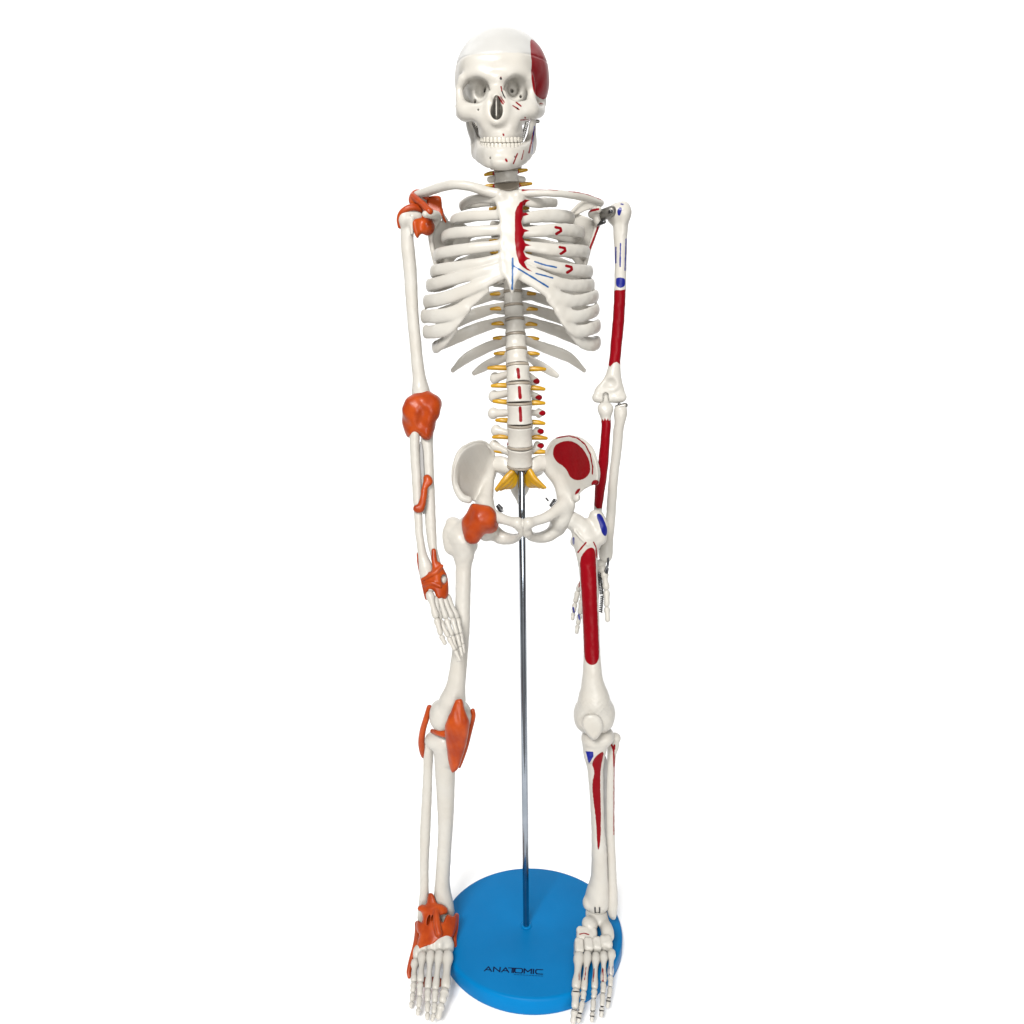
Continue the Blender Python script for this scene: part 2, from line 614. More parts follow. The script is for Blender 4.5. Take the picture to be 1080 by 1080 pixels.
# lower rims
f.tube([(487, 112, -38, 4.2), (497, 112.5, -43, 4.2), (508, 111, -46, 4), (516, 104, -46, 3.4)], 4)
f.tube([(561, 110, -37, 4.2), (551, 111, -43, 4.2), (540, 109, -46, 4), (532.5, 102, -46, 3.4)], 4)
# nose bridge
f.tube([(524.5, 82, -45, 7.5, 4.5), (524, 91, -45, 7.6, 4.5), (523.8, 98, -48, 6.6, 5), (523.8, 103, -52, 5.4, 4.5)], 4, 0, 6, np.array([1.0, 0, 0]))
f.tube([(517, 100, -49, 3.4), (515, 112, -49, 3.2), (517, 124, -51, 3.4), (524, 129, -54, 3.2), (531, 124, -51, 3.4), (533, 112, -49, 3.2), (531.5, 100, -49, 3.4)], 3)
# maxilla and alveolar ridge
f.add(epx(526.5, 127, -36, 22.5, 17, 17.5), 6)
f.add(epx(528.5, 136, -32, 21.5, 15, 18.5), 6)
f.tube([(509, 141, -24, 3.6), (513, 142.5, -38, 4.6), (520, 143.5, -45.5, 4.8), (529, 144, -48.3, 4.8), (538, 143.2, -45.5, 4.8), (545, 142, -38, 4.6), (549, 140.5, -24, 3.6)], 6)
# cheek bones and arches
f.add(epx(492, 119, -36, 9, 8, 8), 4)
f.add(epx(559, 118, -36, 9, 8, 8), 4)
f.tube([(493, 119, -38, 6.2), (488.5, 120, -30, 6), (485.5, 120, -20, 4.8), (484, 117, -8, 3.4), (483.5, 112, 6, 3.4)], 4)
f.tube([(558, 117.5, -38, 6.2), (565, 118, -30, 6.6), (569, 117.5, -18, 5.6), (571, 114, -6, 4), (572, 109, 6, 4)], 4)
f.tube([(500, 120, -41, 6), (510, 126, -44, 6), (515, 134, -46, 5)], 5)
f.tube([(552, 119, -41, 6), (543, 125, -44, 6), (539, 133, -46, 5)], 5)
# orbits
f.cut(epx(502.3, 95.3, -46, 11.3, 12.0, 14, -12), 3.0)
f.cut(epx(506, 95, -35, 6, 7, 9), 3)
f.cut(epx(545, 93.3, -46, 10.3, 11.6, 14, 12), 3.0)
f.cut(epx(541.5, 93.5, -35, 6, 7, 9), 3)
for q in ((512, 97, -26, 1.7), (540, 96, -26, 1.7), (501, 106, -30, 1.4), (549, 102.5, -30, 1.4)):
    f.cut(epx(q[0], q[1], q[2], q[3], q[3], 14), .5)
# nose opening and septum
f.cut(epx(524, 117.5, -52, 6.4, 9.5, 22), 1.0)
f.cut(epx(523.8, 109, -54, 4.0, 7.5, 18), 1.0)
f.add(box(pt(523.8, 116, -38), (.55, 13, 8.5), None, .3), .8)
f.add(epx(528, 118, -32, 2.0, 4, 12), .6)
f.add(epx(519.5, 118, -32, 2.0, 4, 12), .6)
# temple hollows and side openings behind the cheek
f.cut(epx(481.5, 102, -24, 5, 10, 9), 3)
f.cut(epx(565.5, 101, -24, 4, 10, 9), 3)
f.cut(epx(500, 134, -16, 7.5, 12, 20), 3)
f.cut(epx(555.5, 137, -16, 8.5, 13, 22), 3)
for q in ((504.5, 116.5, -46), (546, 115.5, -46)):
    f.cut(epx(q[0], q[1], q[2], 1.0, .9, 6), .4)
# fused sutures, the saw line of the cap
f.dent(lambda x, y, z: .55 * np.exp(-((x * CUTN[0] + y * CUTN[1] + z * CUTN[2] - CUTD) / .40) ** 2))
f.dent(lambda x, y, z: .12 * np.sin(x * .33 + 1) * np.sin(z * .29) * np.sin(y * .31 + 2))
red_temple = [(559.2, 40), (566, 45), (576, 55), (584, 74), (585, 86), (580, 97), (574.5, 106), (566.7, 102.5), (562.5, 97), (560, 80), (560.8, 65), (559.2, 50)]
skull_paint = [
    ('paint_red', 'poly', red_temple),
    ('paint_red', 'line', [(528.5, 91.5), (529.2, 96)], 1.5), ('paint_dark', 'line', [(529.5, 96), (531, 100.5), (533, 103.5)], 1.1),
    ('paint_red', 'line', [(525.5, 102), (530.5, 109.5)], 1.7), ('paint_red', 'line', [(528, 102), (532, 108)], 1.1),
    ('paint_red', 'line', [(544.5, 108), (549.5, 112)], 1.6), ('paint_red', 'line', [(541, 111.5), (547.5, 115.5)], 1.6),
    ('paint_dark', 'line', [(528, 82.6), (528.3, 83.2)], 2.4), ('paint_red', 'line', [(528.3, 81.5), (528.3, 82)], 1.6),
    ('paint_red', 'line', [(553.7, 123.6), (554, 124.4)], 1.6), ('paint_red', 'line', [(549, 126.6), (556, 126.2), (560, 127.6)], 1.0),
    ('paint_red', 'line', [(530.8, 141.6), (531.2, 142.6)], 1.8),
    ('paint_red', 'line', [(569.5, 109), (573, 109.6)], 1.0),
]
parts = split_obj(f, {0: 'skull', 1: 'cranial_cap'}, BONE, SK, skull_paint,
                  pick=lambda V, i: (V @ CUTN > CUTD).astype(int))
skull, cap = parts[0], parts[1]
cap.parent = skull
cap.data.materials[0] = BONE_CAP
skull['label'] = 'ivory skull with a red temple patch on one side'

# teeth
def arch(px0, px1, n, ys, ymid, yedge, z0, z1, name, par):
    f = Field(0.45)
    for k in range(n):
        t = (k + .5) / n * 2 - 1
        px = (px0 + px1) / 2 + (px1 - px0) / 2 * math.sin(t * 1.45) / math.sin(1.45)
        dep = ymid + (yedge - ymid) * abs(t) ** 2.4
        py = ys + abs(t) ** 2 * -1.2
        c = pt(px, py, dep)
        w = 1.5 * (.55 + .45 * math.cos(t * 1.5))
        f.add(box(c, (max(w, .9) * .98, 2.2, (z1 - z0) / 2 * .78), eul(0, 0, t * 62), .55), .9)
    return field_obj(name, f, TEETH, par)
arch(508.5, 549.5, 14, 148.3, -49.4, -26.8, 145.8, 151.2, 'upper_teeth', skull)

# ------------------------------------------------------------------ lower jaw
f = Field(0.6)
dn = lambda p: np.array([0, 0, 1.0])
f.tube([(500, 157, -6, 9, 3.2), (505, 161.5, -24, 8.6, 3.6), (513, 166.6, -40, 8.8, 4), (522, 169, -48.5, 8.8, 4.2), (531, 169.3, -51, 9, 4.4), (540.5, 168.4, -48, 8.8, 4.2), (550, 164.6, -39, 8.8, 4), (558, 158, -24, 8.6, 3.6), (562, 151, -6, 8.4, 3.2)], 3, 0, 6, dn)
f.tube([(509.5, 158, -28, 3.6), (514.5, 158.5, -40, 4), (522, 159, -46.5, 4.2), (530, 159, -48.6, 4.2), (538, 158.6, -46.5, 4.2), (545.5, 157.6, -40, 4), (552, 156, -28, 3.6)], 6)
ap = lambda p: np.array([0, 1.0, 0.1])
for a in ([(504, 159, -9, 9.5, 4), (500.5, 147, -6, 9.5, 4.6), (497, 136, -2, 9.5, 4.4), (494, 125, 2, 7, 4)],
          [(561, 157, -9, 9.5, 3), (562, 146, -6, 9.5, 3), (562.5, 134, -2, 9.5, 3), (562.5, 124, 2, 7, 3)]):
    f.tube(a, 4, 0, 5, ap)
f.tube([(507, 152, -24, 3.6), (504.5, 143, -17, 3.6), (502, 132, -14, 3)], 4)
f.tube([(556, 151, -18, 3.2), (559.5, 141, -12, 2.8), (560.5, 130, -9, 2.2)], 4)
f.add(epx(529.5, 171.5, -51.5, 10, 6, 5), 4)
f.cut(epx(529.5, 163, -57, 16, 2.6, 3), 4)
for q in ((517, 166.5, -49), (543, 165.5, -50)):
    f.cut(epx(q[0], q[1], q[2], .9, .9, 4), .4)
jaw_paint = [('paint_red', 'line', [(533.5, 168), (534.5, 170)], 2.0), ('paint_red', 'line', [(545.8, 162), (541.5, 172.5)], 1.5),
             ('paint_red', 'line', [(552.5, 158.5), (550.2, 168)], 1.1), ('paint_red', 'line', [(562.5, 141), (558, 161)], 1.8),
             ('paint_red', 'line', [(563.8, 136), (560.5, 147)], 1.2), ('paint_navy', 'line', [(563.5, 133), (561, 162)], 1.0)]
jaw = field_obj('lower_jaw', f, BONE, SK, jaw_paint)
arch(509.5, 550.5, 14, 154.5, -49.6, -27.8, 151.6, 157, 'lower_teeth', jaw)
coil('jaw_spring', pt(556, 129, -14), pt(551, 146, -22), 1.4, .42, 9, METAL, jaw)
coil('jaw_spring', pt(499.5, 130, -14), pt(506, 145, -22), 1.4, .42, 9, METAL, jaw)
rod('jaw_pin', [pt(563.5, 128, 0), pt(567.5, 128, 0)], 1.5, METAL, jaw)
# ------------------------------------------------------------------ backbone
# disc levels: (px, py, depth, half width px); a vertebra fills the space between two of them
DISCS = [(532.8, 168, -16, 9.5), (533.5, 179.7, -24, 13), (534.5, 194.6, -23, 13.4), (535.6, 207, -14, 12.6), (536.6, 218, -1, 10.5), (537.4, 230, 7, 9.5), (538.2, 242, 13, 9.5),
         (538.8, 254, 15, 9.5), (539.4, 267, 16, 9.8), (540, 280, 16, 10), (540.6, 294, 15, 10.2), (541, 308, 14, 10.4), (541.5, 322.6, 12, 10.6),
         (542.7, 337.4, 9, 10.8), (543.8, 353, 6, 11.2), (544.7, 369, 3, 11.8), (545.8, 385.4, -1, 12.6), (547, 404.6, -5, 13.4), (547.7, 425.6, -7, 13.8),
         (548.4, 448.4, -6, 14), (548.4, 471, -2, 14)]
LUMBAR_RED = {16: (546.2, 388.8, 398.6), 17: (547.8, 408.2, 420), 18: (548.5, 429.6, 444)}
tp_right = {16: (566.5, 402.2), 17: (569, 419.2), 18: (572.8, 435.7), 19: (571, 455), 20: (571, 470)}
tp_left = {16: (522, 399), 17: (520.5, 418), 18: (520, 436), 19: (523, 454), 20: (521, 470)}
def vertebra(i):
    a, b = DISCS[i], DISCS[i + 1]
    pa, pb = pt(*a[:3]), pt(*b[:3])
    s = mm(*a[:3])
    d = pb - pa; L = np.linalg.norm(d); t = d / L
    wa, wb = a[3] * s, b[3] * s
    pa2, pb2 = pa + t * 1.3, pb - t * 1.3
    f = Field(0.65)
    X = np.array([1.0, 0, 0])
    n = 8
    C = [pa2 + (pb2 - pa2) * q / n for q in range(n + 1)]
    # a waisted drum with flat ends
    cen = (pa2 + pb2) / 2
    hl = np.linalg.norm(pb2 - pa2) / 2
    ydir = nrm(np.cross(t, X))
    cerv = i < 3
    def drum(x, y, z):
        dx, dy, dz = x - cen[0], y - cen[1], z - cen[2]
        h = dx * t[0] + dy * t[1] + dz * t[2]
        u = dx * X[0] + dy * X[1] + dz * X[2]
        v = dx * ydir[0] + dy * ydir[1] + dz * ydir[2]
        w = wa + (wb - wa) * (h / hl * .5 + .5)
        r = np.sqrt((u / 1.0) ** 2 + (v / .80) ** 2)
        side = (r - w * (.90 + .10 * np.clip(np.abs(h) / hl, 0, 1.2) ** 2)) * .85
        cap_ = np.abs(h) - hl
        k = .8
        return np.sqrt(np.maximum(side + k, 0) ** 2 + np.maximum(cap_ + k, 0) ** 2) + np.minimum(np.maximum(side + k, cap_ + k), 0) - k
    m = max(wa, wb) + 2
    f.add((cen - m - hl * .3, cen + m + hl * .3, drum), .5)
    back = cen + np.array([0, wa * .8 + 4, 0])
    lum = i >= 15
    # arch, spine and wings
    for sx in (-1, 1):
        f.add(seg(cen + [sx * wa * .55, wa * .6, hl * .3], back + [sx * wa * .55, 5, 0], 2.6, 2.6), 2)
        f.add(seg(back + [sx * wa * .55, 5, 0], back + [0, 10, -2], 2.4, 2.0), 2)
        f.add(ell(back + [sx * wa * .7, 5, hl * .7], (2.4, 2.2, 3.6)), 2)
        f.add(ell(back + [sx * wa * .62, 6, -hl * .8], (2.2, 2.2, 3.6)), 2)
        if lum and (i + 0) in tp_right:
            q = (tp_right if sx > 0 else tp_left)[i]
            e = pt(q[0], q[1], DISCS[i][2] + 17)
            ra = 2.6 if sx > 0 else 4.0
            f.add(seg(cen + [sx * wa * .6, wa * .6 + 3, 1], e, 3.2, ra), 2)
            if sx < 0:
                f.add(ell(e, (4.6, 3.2, 5.6)), 2)
            else:
                f.add(ell(e + [-4, 0, 0], (3.4, 3, 4.6)), 2)
        elif i >= 4:
            f.add(seg(cen + [sx * wa * .6, wa * .6 + 4, 1], cen + [sx * (wa + 7.5), wa * .8 + 12, 3], 2.6, 2.8), 2)
        else:
            f.add(seg(cen + [sx * wa * .6, wa * .3, 0], cen + [sx * (wa + 3.6), wa * .5, -.5], 2.8, 2.6), 2)
    f.add(seg(back + [0, 9, -1], back + [0, 18, -7 if not lum else -3], 2.2, 2.2), 2)
    paint = []
    if i in LUMBAR_RED:
        x, y0, y1 = LUMBAR_RED[i]
        paint.append(('paint_red', 'line', [(x, y0 + .6), (x + .8, y1 - .6)], 3.5))
    if i in tp_right and lum:
        q = tp_right[i]
        paint.append(('paint_red', 'poly', [(q[0] - 5.5, q[1]), (q[0] - 1, q[1] - 3.6), (q[0] + 5, q[1] - 2.5), (q[0] + 5, q[1] + 3), (q[0] - 1, q[1] + 3.4)]))
    if i == 19:
        paint.append(('paint_red', 'poly', [(530, 461), (534, 462), (537, 470), (531, 470)]))
    return field_obj('vertebra', f, BONE, SK, paint or None)

def disc(i, thin=False):
    a = DISCS[i]
    b = DISCS[min(i + 1, len(DISCS) - 1)] if i + 1 < len(DISCS) else DISCS[i - 1]
    pa, pb = pt(*a[:3]), pt(*b[:3])
    t = nrm(pb - pa)
    s = mm(*a[:3])
    f = Field(0.55)
    f.add(seg(pa - t * .25, pa + t * .25, a[3] * s * .985, a[3] * s * .985, a[3] * s * .79, a[3] * s * .79, np.array([1.0, 0, 0])), 0)
    w = a[3] * s
    X = np.array([1.0, 0, 0]); Y = nrm(np.cross(t, X))
    def puck(x, y, z):
        dx, dy, dz = x - pa[0], y - pa[1], z - pa[2]
        h = np.abs(dx * t[0] + dy * t[1] + dz * t[2]) - 1.2
        r = np.sqrt((dx * X[0] + dy * X[1] + dz * X[2]) ** 2 + ((dx * Y[0] + dy * Y[1] + dz * Y[2]) / .8) ** 2) - w * .975
        k = .5
        return np.sqrt(np.maximum(h + k, 0) ** 2 + np.maximum(r + k, 0) ** 2) + np.minimum(np.maximum(h + k, r + k), 0) - k
    f.ops = []
    f.add((pa - w - 1, pa + w + 1, puck), 0)
    return field_obj('spinal_disc', f, DISC, SK)

for i in range(len(DISCS) - 1):
    vertebra(i)
for i in range(1, len(DISCS)):
    disc(i)
# last lumbar vertebra and the sacrum below it
DISCS.append((548, 491, 4, 14.2))
vertebra(len(DISCS) - 2)
disc(len(DISCS) - 1)

# nerves: (left tip, left root, right tip, right root)
NV = [((511.8, 184.3), (522, 182.3), (555.3, 179.2), (545, 181)), ((510.6, 196.8), (522, 195.8), (560, 193.6), (547, 195.2)),
      ((516, 209.5), (525, 208), (556, 207.5), (547, 208)), ((517, 221), (526, 219.5), (557, 219.5), (548, 219.5)), ((517, 220), (526, 231), (557, 231), (549, 231)),
      ((517, 244), (527, 243), (558, 243), (549, 243)), ((517, 254), (527, 255), (558, 254), (549, 255)), ((518, 266), (528, 267), (560, 266), (550, 267)),
      ((519, 283), (529, 281), (560, 280), (551, 281)), ((518.5, 297), (529, 295.5), (562, 296), (551, 295.5)),
      ((518, 310.5), (531, 309.5), (564, 310), (552, 309.5)), ((518, 326), (531, 325.5), (566, 326.3), (553, 325.7)), ((519.5, 341.8), (532, 341), (565.5, 342.5), (554.5, 341.5)),
      ((521, 356.8), (532.5, 356.3), (567.5, 357.3), (556, 356.5)), ((522, 373), (533.7, 372.6), (568, 373.4), (558, 372.6)), ((515.5, 388.2), (533.5, 388), (574.4, 389.4), (559.5, 389.2)),
      ((519.2, 407), (534.5, 406.6), (573.6, 410.4), (560.5, 409)), ((521, 423.2), (534.5, 424.4), (573.6, 425.2), (561, 425)), ((524, 443.2), (535, 443.8), (573.6, 446.6), (562, 445.2)),
      ((520.6, 461), (535, 460.8), (576, 462.2), (562, 461.2)), ((520.8, 475.4), (535, 477), (577, 476.8), (563, 476.6))]
for i, (lt, lr, rt, rr) in enumerate(NV):
    dep = DISCS[min(i + 1, len(DISCS) - 1)][2] + (9 if i > 2 else 5)
    r = 1.75 if i < 2 else (1.9 if i < 15 else 2.3)
    for tip, root, sx in ((lt, lr, -1), (rt, rr, 1)):
        P = [pt(root[0] - sx * 3, root[1], dep + 1), pt((tip[0] + root[0]) / 2, (tip[1] + root[1]) / 2 - .3, dep), pt(tip[0], tip[1], dep + 1)]
        o = rod('spinal_nerve', P, [r * 1.1, r, r * .72], NERVE, SK, seg_n=8, sub=4)
        if i < 2:
            rod('artery_bead', [pt(root[0] - sx * 1.2, root[1] - .8, dep - 2.2), pt(root[0] + sx * .6, root[1] + .6, dep - 2.2)], 1.55, REDP, o, seg_n=8, sub=2)

# sacrum
f = Field(0.7)
sd = lambda px, py: 4 + (py - 480) * .45 + .012 * (px - 548) ** 2
f.add(plate([(524, 481), (534, 483), (541, 488), (556, 488), (563, 483), (573, 480), (577, 490), (573, 500), (564, 504), (559, 514), (554, 524), (548, 528), (542, 524), (537, 514), (532, 504), (524, 497), (522, 490)], sd, 4.5, 4), 2)
f.tube([(545, 498, 13, 6), (537, 494, 8, 7.5), (530, 491, 11, 8.5), (523, 490, 13, 8)], 5)
f.tube([(551, 498, 13, 6), (560, 494, 8, 7.5), (567, 490, 11, 8.5), (574, 489, 13, 8)], 5)
f.add(epx(548, 497, 15, 13, 4.5, 8), 4)
f.tube([(548, 520, 22, 4), (548, 530, 25, 2.6)], 3)
field_obj('sacrum', f, BONE, SK)
# nerve fans leaving the sacrum
for sx, P in ((-1, [[(540, 498, -1), (533, 505, -3), (523, 516, -3)], [(541, 500, 1), (535, 508, -1), (524, 517.5, -1)], [(542, 502, 3), (537, 510, 2), (528, 516.5, 2)], [(543, 504, 5), (540, 511, 5), (534, 515, 5)]]),
              (1, [[(559, 497, -1), (564, 505, -3), (575, 514.2, -3)], [(558, 499, 1), (563, 508, -1), (573, 514.8, -1)], [(557, 502, 3), (561, 509, 2), (569, 514, 2)], [(556, 504, 5), (558, 510, 5), (564, 513.5, 5)]])):
    f = Field(0.6)
    for k, q in enumerate(P):
        w = (3.2, 3.4, 3.8, 4.2)[k]
        f.tube([(*q[0], w), (*q[1], w), (*q[2], 1.5)], 1.2)
    field_obj('sacral_nerve', f, NERVE, SK)
# ------------------------------------------------------------------ rib cage: ribs and breastbone, fused like the moulded original
f = Field(0.75)
CAGE = np.array([0.0, -8, 0])
def out_n(p):
    q = p - np.array([pt(541, 300, 0)[0], -6, p[2]])
    return nrm([q[0], q[1], 0])
def rib(pts, i, k=None, thin=.42):
    """pts: px,py,y,half height px"""
    P = []
    k = k or (2.6 if i in (7, 8, 9, 10, 19, 20, 21, 22) else 1.2)
    for a in pts:
        q = min(max((18 - a[2]) / 20, 0), 1)
        g = (1.25 if i in (1, 2, 13, 14, 11, 12, 23, 24) else 1.55 if i in (3, 4, 5, 6, 15, 16, 17, 18) else 1.2) * (1 - q) + (1.14 if i not in (7, 8, 9, 10, 19, 20, 21, 22) else 1.2) * q
        thin = .42 + .2 * q
        P.append((a[0], a[1], a[2], max(a[3] * thin, 1.7), a[3] * g))
    f.tube(P, k, i, 6, out_n)
# viewer's left side
rib([(531, 218, 12, 2.6), (515, 214, 24, 3), (495, 216, 18, 3.4), (486.5, 217.5, 0, 4.2), (493, 212.6, -14, 4.4), (507, 209.6, -24, 4.2), (522, 210, -32, 4.2)], 1)
rib([(532, 229, 16, 2.6), (512, 228, 30, 3), (488, 232, 24, 3.4), (477.5, 233.5, 0, 4.2), (483, 229.5, -16, 4.6), (502, 227.5, -28, 4.8), (528, 227, -36, 4.4)], 2)
rib([(533, 241, 18, 2.6), (508, 243, 34, 3.4), (480, 250, 26, 3.8), (468, 251, 0, 4.8), (474, 247, -18, 5.2), (494, 244.6, -33, 5.2), (528, 242.6, -40, 4.6)], 3)
rib([(533, 254, 19, 2.8), (504, 258, 36, 3.6), (474, 268, 27, 4), (460.5, 270, 0, 5.2), (466, 267, -20, 5.6), (490, 263, -37, 5.4), (528, 258.5, -44, 4.8)], 4)
rib([(534, 267, 20, 2.8), (502, 273, 37, 3.8), (470, 286, 28, 4.2), (457, 287, 0, 5.4), (463, 284.5, -21, 5.6), (490, 280.5, -39, 5.4), (514, 275.5, -46, 4.3), (530, 270.5, -47, 3.9)], 5)
rib([(534, 280, 20, 2.8), (500, 287, 38, 4), (466, 300, 28, 4.4), (452.5, 301, 0, 5.6), (460, 299, -22, 5.8), (482, 293.5, -38, 5.8), (507, 287.5, -47, 4.7), (531, 279.5, -49, 4.2)], 6)
rib([(535, 294, 19, 3), (500, 302, 38, 4.2), (462, 317, 26, 4.6), (449.6, 318, -2, 5.8), (458, 317, -24, 5.8), (474, 313, -37, 5.8), (496, 304.5, -46, 5.4), (515, 296, -49, 5), (533, 287.5, -50, 4.6)], 7)
rib([(536, 308, 18, 3.2), (500, 317, 38, 4.8), (460, 332, 24, 4.8), (447, 333.5, -4, 5.8), (455, 333.5, -25, 5.8), (470, 332, -36, 6), (484, 327, -41, 6), (499, 315, -44, 5.6), (512, 304, -47, 5)], 8)
rib([(536, 322, 16, 3.6), (502, 331, 36, 5.2), (462, 348, 22, 5), (449, 350, -5, 5.6), (457, 350, -24, 5.8), (470, 347.5, -34, 6), (480, 340, -38, 5.6), (492, 325, -42, 5)], 9)
rib([(537, 337, 14, 3.8), (505, 346, 34, 5.4), (470, 361, 24, 5.4), (458.5, 366, 2, 4.8), (461.5, 366.5, -14, 4.6), (470, 358.5, -26, 5.4), (479, 345.5, -35, 5.4)], 10)
rib([(538, 358, 10, 4), (515, 366, 26, 4.8), (492, 378, 30, 4.8), (477, 391, 24, 2.2)], 11)
rib([(539, 374, 8, 3.8), (522, 381, 22, 4.4), (508, 388.5, 26, 4.0), (499.5, 394, 26, 2.2)], 12)
# viewer's right side
rib([(543, 218, 12, 2.6), (560, 214, 24, 3), (578, 214, 16, 3.2), (586, 214, -2, 3.8), (577, 213.5, -16, 4.4), (566, 214, -26, 4.6), (550, 211.5, -32, 4.2)], 13)
rib([(544, 229, 16, 2.6), (566, 228, 30, 3), (594, 230, 24, 3.8), (603.5, 230.5, 2, 5), (595, 228.5, -16, 6), (575, 227.8, -28, 5.8), (548, 231, -36, 4.6)], 14)
rib([(545, 241, 18, 2.6), (570, 243, 34, 3.4), (604, 250, 26, 4), (614.5, 246, 0, 4.8), (606, 243.4, -18, 5.6), (588, 242.4, -32, 5.6), (568, 244, -38, 5.2), (547, 245.5, -40, 4.4)], 15)
rib([(545, 254, 19, 2.8), (574, 258, 36, 3.6), (608, 268, 27, 4.2), (619.5, 266, 0, 5), (611, 264.6, -20, 5.8), (590, 264.2, -36, 5.8), (568, 261.5, -42, 5.2), (548, 258.5, -44, 4.4)], 16)
rib([(546, 267, 20, 2.8), (578, 274, 37, 3.8), (611, 286, 28, 4.4), (622.5, 286.5, 0, 5.4), (614, 286, -21, 6), (594, 283.5, -38, 5.6), (570, 277.5, -45, 5), (549, 271, -47, 4.4)], 17)
rib([(546, 280, 20, 2.8), (580, 288, 38, 4), (614, 300, 28, 4.4), (624, 300.5, 0, 5.6), (617, 301.5, -22, 6), (599, 301, -37, 5.8), (579, 294, -46, 5), (548, 280.5, -49, 4.6)], 18)
rib([(547, 294, 19, 3), (580, 303, 38, 4.2), (618, 313, 26, 4.6), (628.5, 312, -2, 5), (622, 314.5, -22, 5.2), (606, 317.5, -36, 5.4), (588, 313, -44, 5.8), (567, 299.5, -49, 5.4), (546, 287.5, -50, 4.8)], 19)
rib([(547, 308, 18, 3.2), (582, 318, 38, 4.8), (618, 328, 24, 4.8), (629, 326.5, -4, 5.4), (623, 330, -24, 5.4), (609, 334, -36, 5.4), (596, 329.5, -41, 5.8), (580, 314, -46, 5)], 20)
rib([(548, 322, 16, 3.6), (584, 333, 36, 5.2), (620, 344, 22, 5), (630.5, 343.5, -5, 5.6), (624, 346.5, -24, 5.6), (611, 349.5, -33, 5.6), (600, 343, -38, 5.6), (589, 327, -43, 5)], 21)
rib([(549, 337, 14, 3.8), (584, 347.5, 34, 5.4), (617, 361, 24, 5.4), (630, 361, 0, 5.8), (625.5, 364, -14, 5.4), (613, 360.5, -26, 5.6), (600, 346, -35, 5.4)], 22)
rib([(551, 358, 10, 4), (575, 367, 26, 4.8), (600, 377, 30, 4.8), (616.5, 391, 24, 2.0)], 23)
rib([(552, 374, 8, 3.8), (566, 383, 22, 4.2), (579, 391, 26, 4.0), (588, 396.5, 26, 2.2)], 24)
# breastbone with its pointed end
sdp = lambda px, py: -33 - (np.clip(py, 200, 300) - 205) * .21 + .004 * (px - 537) ** 2
f.add(plate([(521, 206), (526, 200.5), (533, 201.5), (540, 201.5), (546, 200), (552, 204), (552, 214), (551, 226), (551, 240), (552, 258), (554, 274), (553, 286), (547.5, 292), (544.5, 297), (543, 305), (541, 311), (539, 311), (537, 304), (534.5, 296), (531, 291), (528, 286), (527, 270), (527.5, 250), (527, 232), (524, 218), (521, 212)], sdp, 3.0, 2.6, 2), 2.5, 25)
f.tube([(522, 207, -32, 3.6), (528, 207, -34, 5)], 4, 25)
f.tube([(550.5, 205.5, -32, 3.6), (545, 207, -34, 5)], 4, 25)

strip = [(560, 210.6), (553.5, 210.5), (548.5, 213.5), (545.3, 218), (543.2, 224), (543, 238), (543, 254), (544.5, 268), (547.5, 277), (551, 281.5), (556, 285), (561.5, 286.6), (556, 282.5), (552.8, 276.5), (556, 273.6), (560, 273.4), (554.5, 270.5), (552.2, 265), (554.5, 259.8), (560.5, 259), (554, 256.5), (551.5, 249.5), (553, 245), (558.5, 243.6), (552, 241), (549.7, 234), (552, 228), (558, 226.2), (553, 223), (552.5, 218.5), (555, 213.5)]
def vee(x, y):
    return ('paint_red', 'line', [(x - 3.4, y - 3.6), (x + 1.6, y - 2.4), (x + 2.2, y + .4), (x - 2.6, y + 3.4)], 3.0)
cage_paint = [('paint_red', 'sharp', strip), vee(589.5, 243.2), vee(594, 264.2), vee(600.8, 284),
              ('paint_blue', 'line', [(540.6, 272.5), (540.6, 290), (540.2, 305)], 2.1), ('paint_blue', 'line', [(541.5, 280.3), (560, 291.5), (578, 302.6)], 1.8),
              ('paint_blue', 'line', [(564, 276), (575, 279.6), (587, 282)], 1.7), ('paint_blue', 'line', [(565, 288.3), (574, 290.6), (583, 293.2)], 1.6)]
f.dent(lambda x, y, z: .22 * np.sin(x * .31 + y * .2) * np.sin(z * .42 + 1) * np.sin(y * .37 + x * .1))
names = {i: 'rib' for i in range(1, 25)}
names[25] = 'breastbone'
split_obj(f, names, BONE, SK, cage_paint)
